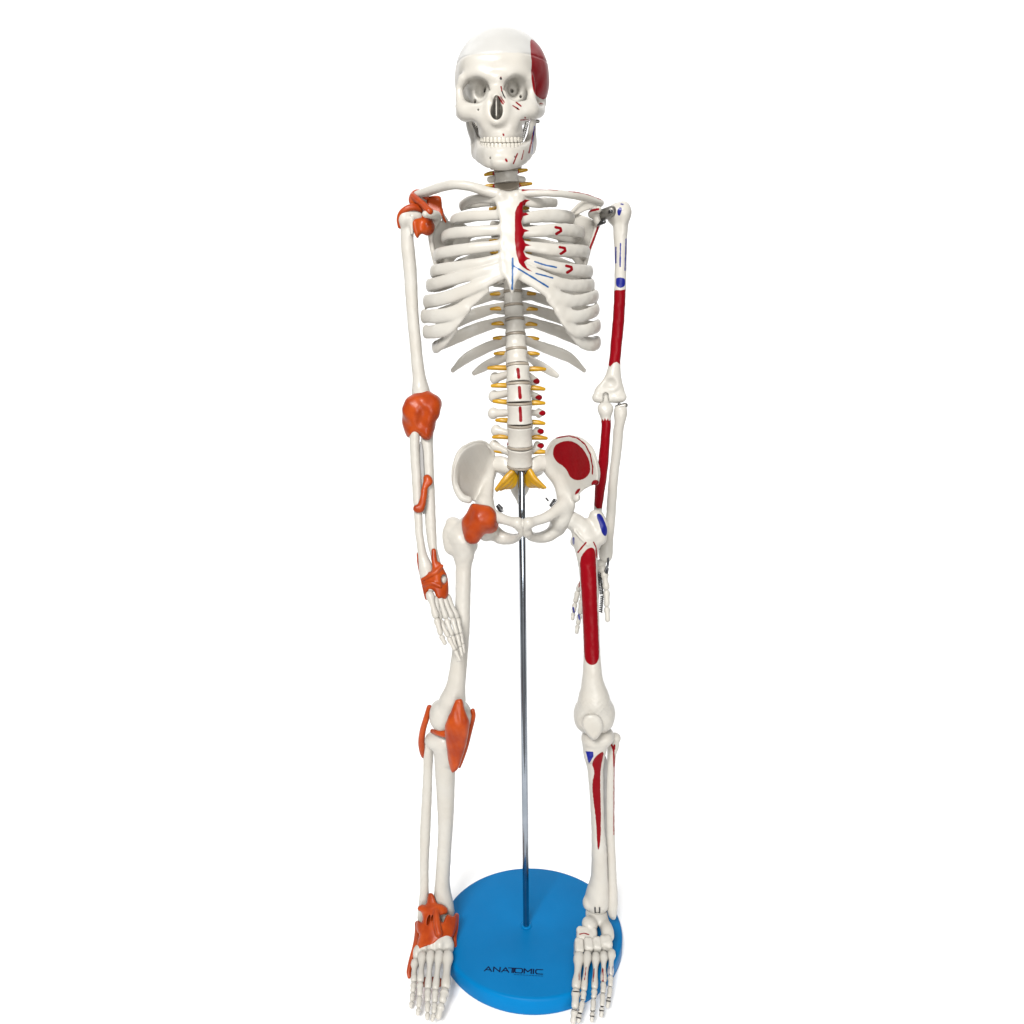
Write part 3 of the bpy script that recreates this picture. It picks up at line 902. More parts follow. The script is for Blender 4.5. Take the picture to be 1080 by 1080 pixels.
# ------------------------------------------------------------------ hip bones
def hipbone(side):
    f = Field(0.75)
    if side < 0:      # viewer's left
        wing = [(505, 466), (496, 469), (487, 475), (480.5, 487), (477.6, 501), (479.6, 514), (485, 525), (492, 528.5), (499, 527.5), (509, 532), (519, 534), (521, 522), (520.5, 508), (525, 498), (522, 488), (518.5, 476), (512, 468)]
        X0 = 519
        dep = lambda px, py: 12 - 1.55 * np.clip(X0 - px, -6, 60) * .75 + 3.5 * np.exp(-(((px - 500) / 15) ** 2 + ((py - 495) / 20) ** 2)) + .10 * (py - 500)
        f.add(plate(wing, dep, 2.6, 2.4), 2)
        f.tube([(519, 477.5, 12, 2.4), (513, 468.6, 10, 2.4), (505, 466.6, 2, 2.4), (495, 469.6, -9, 2.6), (486, 476, -20, 2.9), (480.8, 488, -27, 3.0), (479, 502, -31, 3.2), (481.6, 515, -32, 3.6), (487.5, 524.5, -33, 4.2), (494, 527, -32, 4)], 3)
        f.tube([(519, 487, 12, 4), (517, 503, 7, 4.6), (514.5, 516, -3, 6.2), (512, 528, -11, 8)], 8)
        f.tube([(511, 536, -14, 10), (512, 552, -16, 12), (513, 562, -10, 9)], 6)          # socket
        f.tube([(514, 540, -18, 7.5), (525, 545.5, -26, 6), (536, 549.3, -33, 5.2), (546, 551.6, -38, 5.6)], 5)   # upper pubic branch
        f.tube([(546, 552, -38, 5.5), (548.5, 556, -37, 5), (548, 562, -33, 4.2)], 3)
        f.tube([(548, 561, -33, 4.4), (544, 566.5, -24, 5.2), (536, 568, -16, 6.4), (527, 566, -12, 7.6), (520, 559, -8, 7.6), (515, 552, -8, 8)], 4)
        f.cut(epx(539, 559.6, -24, 8.6, 4.6, 30, 4), 2)
    else:
        wing = [(604, 460), (594, 460.8), (585, 464), (578, 473), (576, 482), (573, 490), (574, 499), (582, 503), (587, 512), (588, 524), (590, 534), (602, 536), (607, 527), (612, 519), (622, 513), (630, 510), (631.5, 500), (628.5, 485), (622, 470), (613, 462.5)]
        dep = lambda px, py: 12 - 1.55 * np.clip(px - 576, -6, 60) * .75 + 3.5 * np.exp(-(((px - 602) / 15) ** 2 + ((py - 488) / 20) ** 2)) + .10 * (py - 500)
        f.add(plate(wing, dep, 2.6, 2.4), 2)
        f.tube([(577.5, 475.5, 12, 2.4), (584, 465.6, 8, 2.4), (594, 462, -2, 2.4), (604, 461.6, -13, 2.5), (614, 465, -22, 2.7), (622, 472.4, -29, 2.8), (627.6, 485, -35, 2.8), (630, 499, -39, 3), (628.5, 508.5, -40, 3.4)], 3)
        f.tube([(578, 486, 12, 4), (582, 499, 7, 4.6), (590.5, 511, -3, 6.2), (595.5, 526, -11, 8)], 8)
        f.tube([(597, 533, -14, 9), (592, 546, -16, 11), (588, 556, -10, 9)], 6)
        f.add(epx(608, 525, -22, 4, 4, 5), 4)
        f.tube([(593, 534, -20, 7.5), (581, 543, -28, 6), (568, 548.6, -33, 5.2), (557, 551.6, -38, 5.6)], 5)
        f.tube([(557, 552, -38, 5.5), (554.5, 556, -37, 5), (556, 562, -33, 4.2)], 3)
        f.tube([(556, 561, -33, 4.4), (561.5, 565.6, -24, 5.4), (570, 566.4, -16, 6.4), (580, 563, -12, 7.6), (586.5, 555, -8, 7.8), (590, 547, -8, 8)], 4)
        f.cut(epx(572, 558, -24, 10.5, 5.4, 30, -14), 2)
    paint = None
    if side > 0:
        paint = [('paint_red', 'poly', [(582.5, 479), (584.5, 470.5), (590, 466.5), (599.5, 464.5), (608, 467), (616, 474.5), (621.5, 485), (623, 495), (620.5, 502), (613.5, 506.6), (606, 506.5), (600.5, 502.5), (598.5, 497), (594, 491.5), (587, 487.5)]),
                 ('paint_red', 'line', [(587, 461.8), (600, 459.6), (609, 462), (617, 468.5), (622.5, 479), (625, 492), (624.8, 500)], 1.5),
                 ('paint_red', 'poly', [(623, 509.5), (627, 505.5), (632, 507), (631, 512), (625, 513)]),
                 ('paint_red', 'poly', [(606, 521), (608.5, 516), (612.5, 514.8), (611, 519), (607, 522)])]
    return field_obj('hip_bone', f, BONE, SK, paint)
hipbone(-1); hipbone(1)
f = Field(0.6)
f.add(epx(551.3, 552.5, -38, 2.6, 5.6, 5), 1)
field_obj('pubic_disc', f, BONE, SK)
for a, b in ((pt(525, 533, 4), pt(529, 540, 2)), (pt(586, 527, 4), pt(581, 534.5, 2))):
    o = coil('hip_spring', a, b, 1.9, .62, 5, DARKMETAL, SK)
    rod('spring_hook', [pt(526 if a[0] < 0 else 578, 532 if a[0] < 0 else 528, 1), pt(530 if a[0] < 0 else 576, 536 if a[0] < 0 else 525.5, 0)], .8, DARKMETAL, o)
# ------------------------------------------------------------------ shoulders
f = Field(0.65)
f.tube([(524, 205, -33, 6), (515, 202.6, -33, 5.2), (503, 198.4, -34, 5), (490, 195.6, -34, 4.8), (477, 194.8, -30, 4.8), (463, 198, -20, 4.8), (451, 202, -8, 4.7), (442, 204.5, 0, 3.8), (439, 205, 3, 3.2)], 2)
field_obj('collarbone', f, BONE, SK)
f = Field(0.65)
f.tube([(549, 204, -33, 4.6), (556, 204, -33, 4), (570, 203.6, -34, 3.6), (586, 204, -33, 3.5), (602, 205.6, -26, 3.8), (617, 208.4, -14, 3.8), (628, 211.8, -4, 3.6), (634, 213.8, 2, 3.0)], 2)
field_obj('collarbone', f, BONE, SK, [('paint_red', 'line', [(551, 200.5), (560, 199.2), (575, 199.2), (588, 200)], 2.2), ('paint_red', 'line', [(600, 201.4), (617, 204), (628, 207.6), (634, 210.4)], 1.4)])

f = Field(0.75)
bl = [(452, 240), (459, 234), (468, 232.5), (478, 233.5), (492, 236), (500, 246), (492, 262), (478, 276), (466, 292), (461, 291), (459, 280), (456, 262)]
dl = lambda px, py: 8 + (px - 455) * .62 + 2.5 * np.sin((py - 230) / 20.)
f.add(plate(bl, dl, 1.8, 1.7), 2)
f.tube([(454, 240, 7, 3.2), (455, 256, 8, 2.8), (459, 276, 10, 2.6), (464, 292, 14, 2.4)], 2)
f.add(epx(452, 236, 4, 6, 9.5, 6), 4)
f.tube([(458, 236, 6, 5), (461, 228.5, -4, 4.6), (456, 226, -14, 4.4), (448.5, 226, -19, 3.6)], 3)
f.tube([(470, 232, 16, 2.4), (462, 222, 19, 3), (450, 212, 14, 3.6), (440, 210.5, 6, 4), (437, 212, 2, 3.4)], 3)
field_obj('shoulder_blade', f, BONE, SK)
f = Field(0.75)
br = [(630, 236), (624, 231), (613, 226), (602, 226), (590, 232), (584, 246), (592, 262), (606, 276), (613, 288), (617.5, 284), (619.5, 272), (624.5, 256)]
dr = lambda px, py: 8 + (632 - px) * .62 + 2.5 * np.sin((py - 230) / 20.)
f.add(plate(br, dr, 1.8, 1.7), 2)
f.tube([(630, 238, 6, 2.8), (626, 250, 8, 2.3), (621, 265, 10, 2.2), (616, 284, 14, 2.2)], 2)
f.add(epx(629.5, 230, 2, 4.2, 8.5, 6, -6), 3)
f.tube([(624, 226, 2, 4), (627.5, 222.5, -4, 4), (631, 221, -9, 3.4)], 3)
f.add(plate([(601, 226.4), (612, 214), (620, 209.6), (634, 214), (634.5, 218.5), (626, 220), (616, 223), (606, 228)], lambda px, py: 8 + (632 - px) * .45, 2.0, 1.6), 2)
f.tube([(601, 226, 18, 2), (611, 216, 15, 2), (621, 211.4, 11, 2.4), (634, 215, 5, 2.6)], 2)
field_obj('shoulder_blade', f, BONE, SK, [('paint_red', 'line', [(631, 239), (626.5, 251), (621, 265), (618, 272)], 2.2), ('paint_red', 'line', [(621.5, 222.6), (626, 221.6), (631, 220.6)], 2.6)])

# ligaments of the left shoulder in view
f = Field(0.6)
f.tube([(451, 206.5, 0, 1), (451.5, 207, -2, 1)], 1)
f.add(plate([(449.5, 207), (464.5, 205.6), (466, 212), (466.6, 222), (467.5, 230), (464, 226), (457, 223.5), (451, 222), (450, 214)], lambda a, b: 4 - (b - 206) * .2, 3.4, 2.4), 2)
f.tube([(465.5, 222, 0, 1.6), (468, 230, 4, 1.4), (470, 234, 7, 1.2)], 2)
field_obj('shoulder_ligament', f, LIG, SK)
f = Field(0.6)
f.tube([(446, 203.5, 1, 3.0), (440, 203.2, 4, 3.4), (436, 206.5, 4, 3.8), (434.6, 211, 3, 3.6), (437, 214.5, 1, 4)], 2)
f.tube([(436, 207, 0, 3.4), (441, 211.5, -6, 3.6), (447, 216.5, -12, 3.6), (452.5, 223, -18, 4.4)], 2)
f.tube([(437, 213, 2, 4), (440, 218, 2, 4), (443.5, 223, 1, 4), (444.5, 230, -1, 3.2)], 3)
f.tube([(452.5, 203.6, 2, 2.4), (447, 206, 0, 2.6), (449, 208.5, -3, 2.2), (451, 209, -2, 1.6)], 2)
field_obj('shoulder_ligament', f, LIG, SK)
f = Field(0.6)
f.tube([(421.6, 239, -3, 2.2), (420.8, 232, -5, 2.6), (423, 225.6, -7, 3.2), (428.6, 220.6, -8, 3.4), (436, 218.4, -7, 3.6), (443, 220, -4, 3.6)], 2)
f.add(plate([(435, 231.5), (444, 229.5), (453, 228.6), (457.5, 233), (458.7, 240), (456, 246), (450.5, 248.4), (446, 246), (443, 247.5), (440.5, 252.4), (437.5, 248), (435, 240)], lambda a, b: -7 + (a - 436) * .45, 4.2, 3.6), 2)
f.add(epx(451, 239, -3, 6, 7.5, 7), 4)
f.cut(epx(445.5, 248.5, -12, 2.4, 4.5, 6), 2)
field_obj('shoulder_ligament', f, LIG, SK)

# ------------------------------------------------------------------ arm with ligaments (viewer's left)
f = Field(0.7)
f.tube([(430, 231, 0, 9.2), (430, 240, 0, 7.6), (429.5, 252, 0, 6.8), (431, 270, 0, 7.1), (433, 290, 0, 6.9), (434.5, 320, -1, 6.4), (437, 350, -2, 6.2), (440, 380, -3, 6.4), (442.3, 400, -4, 7.2), (444, 414, -4, 10)], 3)
f.add(epx(432, 229.5, 0, 11, 8.6, 9), 4)
f.add(epx(441, 229, 3, 7, 7.6, 8), 4)
f.add(epx(426, 231, -4, 5, 8, 6), 4)
f.tube([(434, 231, -7.5, 2.2), (434.5, 246, -6.5, 1.4)], 3)
f.cut(epx(433.3, 226.8, -11, 1.2, 1.4, 3), 1)
f.add(epx(445, 428, -4, 15, 8, 9), 5)
field_obj('upper_arm_bone', f, BONE, SK)
f = Field(0.7)
f.tube([(447, 420, -5, 9), (446, 430, -5, 9), (445.5, 440, -6, 8)], 4)
f.add(plate([(425.5, 426), (430, 420), (437, 414.6), (447, 412.8), (458, 415), (464, 420), (466.6, 426.5), (465, 433), (461, 438), (460, 446), (458, 456), (456, 462), (450.5, 465.4), (446, 463.5), (442, 459), (438, 459.5), (433, 462), (429, 461), (426, 455), (424, 444), (424.6, 434)], lambda a, b: -7 + .012 * (a - 445) ** 2, 11, 9), 3)
f.add(epx(437, 432, -13, 12, 12, 6.5), 7)
f.add(epx(453, 433, -13, 11, 12, 6.5), 7)
f.cut(epx(444.5, 446, -22, 3, 12, 3, 6), 6)
f.dent(lambda x, y, z: .5 * np.sin(x * .45 + z * .12) * np.sin(z * .31 + 1) )
field_obj('elbow_ligament', f, LIG, SK)
f = Field(0.65)
f.tube([(437, 450, -10, 6), (437.2, 466, -11, 5.2), (438, 485, -12, 5), (439.5, 510, -15, 5), (440.8, 535, -18, 4.6), (442, 560, -21, 4.2), (445, 582, -24, 4.6), (449, 598, -27, 7.2), (450, 606, -28, 7.6)], 3)
field_obj('radius_bone', f, BONE, SK)
f = Field(0.65)
f.tube([(451, 450, -2, 7), (450.5, 466, -4, 6.2), (451.5, 485, -6, 5.8), (452.5, 510, -9, 5.6), (453.5, 535, -13, 5.8), (454.6, 560, -17, 5.5), (457, 580, -21, 4.4), (460.5, 595, -24, 4.6), (463, 603, -25, 5)], 3)
field_obj('ulna_bone', f, BONE, SK)
MEMB = plain('membrane_rubber', (.24, .235, .23), (.20, .195, .19), .5)
f = Field(0.6)
f.add(plate([(442, 462), (446.5, 470), (448, 510), (448.5, 545), (444.5, 540), (442.5, 500)], lambda a, b: -8 - (b - 460) * .11, 1.0, .8), 1)
field_obj('forearm_membrane', f, MEMB, SK)
f = Field(0.55)
f.tube([(450.2, 504, -14, 3.2), (453, 508, -16, 3.6), (450.5, 511, -17, 2.6)], 2.5)
f.tube([(451, 505, -15, 3.6), (448.5, 513, -18, 3.2), (446.5, 525, -22, 3.4), (444, 534, -23, 4.2), (439.5, 536, -24, 3.4)], 2.5)
f.tube([(447, 518, -20, 2.5), (448.5, 525, -19, 2.2)], 2)
f.add(epx(441.5, 537, -23, 5.4, 4, 3.5), 2)
field_obj('forearm_ligament', f, LIG, SK)
# wrist ligaments
f = Field(0.55)
wd = lambda a, b: -28 - (b - 590) * .22 + .03 * (a - 459) ** 2
f.add(plate([(444.3, 592), (447.5, 592), (450, 597), (453, 603.5), (456, 601), (459, 596), (462, 592), (465.5, 594), (468.5, 601), (472, 607), (473, 617), (473.3, 627), (470, 632.5), (466, 630.5), (463, 632), (460, 629.6), (457.5, 622.5), (453, 622.2), (450, 625), (450.5, 632.5), (448, 628), (446.5, 617), (444.6, 606)], wd, 4.6, 3), 1.5)
f.tube([(440.8, 584, -24, 1.5), (442, 595, -26, 1.8), (444.8, 608, -29, 2), (447.5, 620, -32, 2), (450, 631, -35, 1.8)], 2)
f.tube([(457.5, 581, -26, 2.6), (458, 590, -29, 3), (459.5, 600, -32, 3.4), (461, 612, -35, 4)], 2)
f.tube([(446, 611, -33.5, 1.8), (453, 607, -36, 2.0), (460, 603, -36, 2), (466, 597, -33, 1.8)], 2)
f.tube([(447, 617, -35, 1.6), (455, 615, -38, 1.8), (464, 618, -39, 1.8)], 2)
f.cut(epx(468.3, 611.5, -34, 2.8, 5.5, 14, -8), 1)
field_obj('wrist_ligament', f, LIG, SK)

def digit_chain(P, r, mat, par, first='metacarpal', paint=None, rest='phalanx'):
    """P: joints as (px,py,y); r: knuckle radii px at each joint"""
    J = [pt(*p) for p in P]
    S = [mm(*p) for p in P]
    for k in range(len(J) - 1):
        d = J[k + 1] - J[k]
        g = .05
        ra, rb = r[k] * S[k], r[k + 1] * S[k + 1]
        L = np.linalg.norm(d)
        a = J[k] + d / L * ra * .75
        b = J[k + 1] - d / L * rb * .75
        nm = first if k == 0 and first else rest
        q = .74 if k == 0 else .82
        bone_rod(nm, a, b, ra * (.98 if k == 0 else .92), min(ra, rb) * q, rb * (.98 if k == 0 else .90), mat, par, paint, bow=.6)

# hand of that arm
f = Field(0.55)
for q in ((452, 612, -30, 5, 5), (460, 608, -29, 5, 5), (467, 611, -27, 4.6, 5.6), (455, 620, -33, 5, 5), (463, 620, -33, 5, 5), (469, 622, -31, 4, 5), (459, 615, -31, 6, 6)):
    f.add(epx(q[0], q[1], q[2], q[3], q[4], 5), 1)
hand_l = field_obj('hand', f, BONE, SK)
digit_chain([(452.5, 624, -40), (460.3, 652, -48), (465, 670, -52), (470, 680, -54)], [4.8, 4.0, 3.3, 2.7], BONE, hand_l)
digit_chain([(458.5, 629, -38), (464, 654, -43), (473, 672, -50), (480, 686, -54), (485.6, 697.5, -57)], [3.7, 3.7, 3.1, 2.6, 2.1], BONE, hand_l)
digit_chain([(463, 629, -36), (470.5, 652.5, -40), (477, 670.5, -47), (481, 685, -52), (483.5, 698, -55)], [3.7, 3.7, 3.1, 2.6, 2.0], BONE, hand_l)
digit_chain([(467.5, 629, -33), (477, 652, -36), (482, 669, -44), (485.5, 682, -50), (487.5, 692.5, -54)], [3.6, 3.6, 3.0, 2.5, 2.0], BONE, hand_l)
digit_chain([(471, 627, -30), (482.5, 652, -31), (486, 668, -39), (488, 679, -46), (489.6, 689, -50)], [3.5, 3.5, 2.8, 2.3, 1.9], BONE, hand_l)

# ------------------------------------------------------------------ painted arm (viewer's right)
f = Field(0.65)
f.tube([(655, 226, 0, 9), (654.5, 240, 0, 7.8), (654.3, 252, 0, 7.0), (654.6, 270, 0, 6.5), (654.4, 290, 0, 6.2), (653.6, 312, -1, 6.1), (652.2, 340, -2, 6.2), (650, 362, -3, 6.0), (648.4, 380, -4, 6.0), (647, 394, -5, 7.6), (645, 405, -6, 9)], 3)
f.add(epx(653, 224, 0, 11, 10, 10), 4)
f.add(epx(648, 227, 3, 8, 9.5, 9), 4)
f.add(epx(659, 224, -3, 5.6, 10, 7), 4)
f.tube([(657, 222, -7.5, 2), (657, 246, -4.5, 1.2)], 3)
f.add(plate([(640, 396), (648, 391), (654, 395), (657, 406), (659.6, 416), (658, 423), (650, 425), (642, 423.5), (634, 424.5), (628.5, 421), (626, 413), (629, 407.5), (635, 402)], -6, 5, 4.5), 3)
f.tube([(629.5, 419.5, -8, 5.2), (636, 420.5, -8, 4.6), (643, 420.5, -8, 4.2), (650, 419.5, -8, 5.2), (656, 419, -8, 5)], 2)
f.cut(epx(643, 404.5, -13, 6, 5, 4), 4)
f.cut(plate([(635.6, 430), (635.8, 415.5), (639, 413.6), (641.6, 415.5), (642.4, 430)], -16, 9, .6, 0), .6)
field_obj('upper_arm_bone', f, BONE, SK, [
    ('paint_red', 'sharp', [(647, 307), (650, 305.6), (655, 306), (660.5, 305), (662.4, 300), (664, 320), (662, 345), (659, 368), (656.5, 389), (653.5, 384), (650.5, 381.6), (647.5, 382.6), (643.5, 387), (641, 384), (644, 362), (645, 340), (646, 320)]),
    ('paint_navy', 'poly', [(649.4, 296), (650.5, 292.8), (657.5, 292.6), (659.8, 295.5), (659.3, 301.5), (654.5, 304.2), (650, 302)]),
    ('paint_navy', 'poly', [(651, 222), (653, 218.6), (656, 219), (655.5, 224), (653.3, 228), (651.2, 226)]),
    ('paint_navy', 'line', [(649.5, 261), (649.4, 277)], 1.6), ('paint_navy', 'line', [(654.4, 257), (654, 281)], 1.6), ('paint_navy', 'line', [(660.4, 252), (659.2, 285)], 1.3),
    ('paint_navy', 'line', [(655, 215.2), (657, 215.6)], 1.4)])
o = rod('shoulder_bracket', [pt(633, 227.8, 2), pt(645, 223, -6)], 4.8, METAL, SK, seg_n=20, sub=2)
rod('bracket_screw', [pt(643.5, 223.4, -10.5), pt(644.4, 223, -13)], 1.8, DARKMETAL, o, seg_n=10, sub=1)
rod('bracket_screw', [pt(631, 226, 3), pt(632, 236, 1)], 1.6, DARKMETAL, o, seg_n=10, sub=1)
rod('bracket_screw', [pt(631, 236, 0), pt(637, 234, -3)], 1.8, DARKMETAL, o, seg_n=10, sub=1)
f = Field(0.6)
f.tube([(639, 419, -7, 2.2), (639, 426, -9, 4), (638.6, 431, -10, 6.2), (638.8, 440, -11, 5.4), (639.2, 450, -12, 5), (638, 468, -10, 5), (636.6, 485, -6, 5.4), (634, 505, 0, 5.6), (632, 522, 5, 5), (630.4, 540, 10, 4.2), (629.5, 560, 14, 4), (628, 578, 16, 4.4)], 2.5)
f.tube([(634.5, 430, -11, 4.2), (642.5, 430, -11, 4)], 3)
f.add(epx(638.6, 434, -11, 6.3, 6, 6), 3)
field_obj('ulna_bone', f, BONE, SK, [('paint_red', 'sharp', [(632, 445), (634.5, 444), (635.2, 441), (636.6, 444), (638, 440.6), (639.6, 444), (641.2, 441), (642.2, 444), (645, 442), (645, 485), (641, 505), (639.5, 520), (637, 533), (634.5, 536.5), (629.5, 536.4), (626.5, 533), (626, 510), (629, 490), (633, 470), (633.4, 455)])])
f = Field(0.6)
f.tube([(654.5, 433, -10, 6.8), (654.4, 438, -10, 6.8), (653.4, 446, -10, 5.4), (652, 455, -8, 5.4), (650.4, 475, -4, 5.2), (647.5, 500, 2, 5), (645.4, 525, 8, 5), (643.6, 550, 12, 5), (641, 570, 15, 5.8), (639, 583, 16, 7.4), (638.6, 587, 16, 6.6)], 2.5)
f.cut(epx(654.5, 427, -10, 4, 2.5, 4), 1.5)
rb = field_obj('radius_bone', f, BONE, SK)
o = rod('elbow_pin', [pt(651, 429.5, -8), pt(659.5, 427.5, -9)], 2.3, METAL, SK, seg_n=14, sub=2)
rod('elbow_pin', [pt(653, 426, -8), pt(654.5, 433, -9)], 1.4, DARKMETAL, SK, seg_n=10, sub=2)
rod('wrist_wire', [pt(641.5, 589, 10), pt(641, 596, 10), pt(638.5, 602, 9), pt(640, 604, 8), pt(641, 600, 8)], 1.1, DARKMETAL, SK, seg_n=8)
f = Field(0.55)
for q in ((634, 594, 16, 5.4, 4.4), (627, 594, 18, 5, 4.6), (635.5, 601, 15, 5.2, 5), (628, 602, 19, 5, 5), (622, 597, 22, 4.6, 5), (623, 605, 22, 4.8, 5), (631, 597, 18, 6, 6)):
    f.add(epx(q[0], q[1], q[2], q[3], q[4], 5), 1)
hand_r = field_obj('hand', f, BONE, SK)
nav = None
digit_chain([(636.5, 602, 12), (639.6, 622, 8), (640, 640, 4), (641, 656, 0)], [4.8, 4.0, 3.6, 3.0], BONE, hand_r)
digit_chain([(631, 606, 16), (628, 634, 18), (626, 655, 16), (625, 668, 14), (624, 678, 12)], [3.4, 3.4, 2.8, 2.4, 1.9], BONE, hand_r)
digit_chain([(627, 607, 20), (621, 634, 24), (618, 655, 22), (617, 670, 19), (617.5, 682, 17)], [3.4, 3.4, 2.8, 2.4, 1.9], BONE, hand_r)
digit_chain([(622, 606, 14), (614, 632, 22), (611.5, 648, 20), (609.4, 659, 16), (608, 668.5, 12)], [3.6, 3.6, 3.2, 2.8, 2.3], BONE, hand_r, paint=[('paint_navy', 'line', [(610.2, 648), (611.2, 653)], 2), ('paint_red', 'line', [(613, 612), (611.5, 618)], 1.6)])
digit_chain([(618, 603, 18), (609.6, 623, 27), (606.6, 636, 25), (604.8, 646, 21), (603.6, 654, 17)], [3.4, 3.4, 3.1, 2.8, 2.3], BONE, hand_r, paint=[('paint_navy', 'line', [(604.5, 641), (605.6, 646)], 2), ('paint_red', 'line', [(612, 612), (610.5, 619)], 1.6)])
coil('hand_spring', pt(632, 605, 10), pt(634.5, 627, 9), 1.6, .62, 13, DARKMETAL, hand_r)
coil('hand_spring', pt(635, 628, 9), pt(633.5, 646, 8), 1.3, .6, 9, DARKMETAL, hand_r)
# ------------------------------------------------------------------ legs
# thigh on viewer's left, with hip ligament
f = Field(0.75)
f.tube([(488, 570, -10, 14), (489, 584, -10, 11.5), (489, 596, -11, 8.6), (488.6, 610, -12, 8.1), (488, 640, -14, 8.1), (486.6, 670, -17, 8.4), (484.4, 695, -19, 8.7), (481.6, 718, -20, 9.6), (478.6, 736, -19, 12)], 4)
f.tube([(478, 553, -4, 8), (475, 564, -5, 8.6), (477, 576, -7, 9)], 5)
f.tube([(484, 562, -8, 10), (497, 551, -14, 10), (508, 545, -15, 11)], 5)
f.add(epx(498, 575, -4, 6, 6, 6), 5)
f.add(epx(465, 756, -15, 11.5, 14, 16), 6)
f.add(epx(486, 755, -13, 11.5, 15, 16), 6)
f.add(epx(463.5, 749, -14, 8.5, 10, 13), 6)
f.tube([(476, 742, -20, 12), (475.5, 756, -21, 12)], 8)
f.cut(epx(475, 778, -12, 4, 6, 14), 4)
f.dent(lambda x, y, z: .2 * np.sin(x * .55 + 1) * np.sin(z * .5) * np.sin(y * .4) * ((z > 395) | (z < 262)))
field_obj('thigh_bone', f, BONE, SK, None)
f = Field(0.7)
f.add(plate([(496.5, 530), (504, 532), (512, 533), (519, 535.5), (524, 542), (526.6, 551), (524.5, 560), (518, 563), (511, 563), (507.5, 568), (502.5, 572.8), (496, 573), (491, 569), (488, 561), (486, 552), (489, 545), (493.5, 539)], lambda a, b: -25 + .014 * (a - 508) ** 2, 11, 8), 3)
f.add(epx(511, 547, -32, 12, 12, 8), 5)
f.tube([(497, 567, -29, 5.5), (502, 556, -33, 6), (507, 546, -35, 6)], 6)

f.dent(lambda x, y, z: .4 * np.sin(x * .4 + z * .25) * np.sin(z * .22 - x * .1 + 1))
field_obj('hip_ligament', f, LIG, SK)

# thigh on viewer's right, red paint
f = Field(0.75)
f.tube([(618, 566, -10, 15), (619, 580, -10, 12.5), (620, 596, -11, 10), (621.5, 620, -13, 9.4), (623, 650, -15, 8.8), (624.2, 685, -18, 8.7), (624.6, 705, -20, 9.6), (625.2, 722, -20, 12), (626.5, 736, -19, 15.5)], 4)
f.tube([(592, 545, -14, 9), (603, 549, -13, 9.4), (614, 556, -11, 10)], 5)
f.tube([(629, 545, -10, 8), (633, 555, -12, 8.4), (632, 567, -12, 8)], 5)
f.add(epx(606.5, 571, -2, 5, 6, 6), 4)
f.add(epx(617.5, 754, -14, 12.5, 18, 16), 6)
f.add(epx(636, 753, -13, 12.5, 18.5, 16), 6)
f.tube([(626.5, 742, -20, 14), (626.5, 758, -20, 14)], 8)
f.cut(epx(627, 778, -12, 4, 6, 14), 4)
f.cut(epx(613.5, 548, -24, 6, 4, 4), 4)
f.tube([(606, 560, -20, 1.4), (612, 567, -22.5, 1.2), (620, 575, -23, 1)], 2)
f.dent(lambda x, y, z: .2 * np.sin(x * .55 + 1) * np.sin(z * .5) * np.sin(y * .4) * ((z > 395) | (z < 262)))
f.dent(lambda x, y, z: .28 * np.sin(x * 1.35 + z * .5) * np.sin(z * 1.5 + x * .35 + 1) * np.sin(y * .8) * np.exp(-((z - 263) / 13.) ** 2))
thp = [('paint_red', 'poly', [(611.5, 591), (614.5, 584), (619.5, 578.5), (624.5, 577), (627.5, 580), (628.6, 590), (629, 605), (630, 640), (631.4, 670), (632, 690), (631.5, 696), (628, 701), (622, 701.5), (617.5, 697.5), (616, 690), (615, 660), (613.5, 630), (612, 605)]),
       ('paint_red', 'line', [(618, 572.3), (613.5, 577.5), (609.5, 582.6)], 1.8), ('paint_red', 'line', [(626, 571.8), (628.6, 577), (629.4, 588)], 1.4),
       ('paint_navy', 'poly', [(628.6, 543.5), (631, 541), (634.6, 543), (638, 550), (640.8, 559), (640, 565), (636.8, 565.5), (634, 560), (632, 552)]),
       ('paint_navy', 'poly', [(603, 568), (606, 565.5), (606, 575), (604, 574)])]
field_obj('thigh_bone', f, BONE, SK, thp)
f = Field(0.6)
f.add(plate([(613.3, 762), (616, 755), (625, 752.3), (633, 755), (636.7, 763), (635, 772), (630, 779), (625.5, 781.5), (620.4, 777), (615, 769)], -33, 5, 4), 2)
f.add(epx(625, 763, -34.5, 8, 8, 3.5), 3)
field_obj('kneecap', f, BONE, SK)

# shins
def shin(pts, extra, name='shin_bone', paint=None, h=.75):
    f = Field(h)
    f.tube(pts, 3)
    for e in extra:
        f.add(e, 4)
    return field_obj(name, f, BONE, SK, paint)
shin([(470, 783, -12, 15), (470, 795, -11, 12.5), (469.6, 812, -10, 10.8), (470, 840, -8, 9.4), (470, 870, -6, 8), (468.4, 900, -4, 7.4), (466.6, 930, -2, 7.8), (467, 948, -1, 10), (468, 962, -1, 11.5)],
     [epx(460, 780, -10, 12, 8.5, 13), epx(481, 779, -10, 13, 9, 13), epx(473, 800, -20, 5, 9, 4)])
shin([(452.5, 786, 2, 5.6), (451.6, 795, 2, 5.6), (451.4, 812, 2, 4.9), (450, 845, 2, 5.3), (448.6, 875, 2, 5.6), (447.6, 905, 2, 4.9), (447.5, 935, 1, 4.6), (446.8, 955, 0, 5.6), (446, 968, 0, 5.8), (447, 975, 0, 4)], [], 'calf_bone')
sp = [('paint_navy', 'sharp', [(617.4, 792.2), (625.8, 792.8), (626, 797.5), (622.6, 803.4), (621, 805.4)]),
      ('paint_red', 'poly', [(637.5, 791.5), (630.5, 795.5), (626, 801), (624.2, 806), (626.6, 812), (626.6, 818), (624.2, 826), (625.8, 845), (629, 868), (629.6, 890), (630.8, 897.5), (633, 892), (634, 870), (633.4, 840), (633, 815), (635, 803)])]
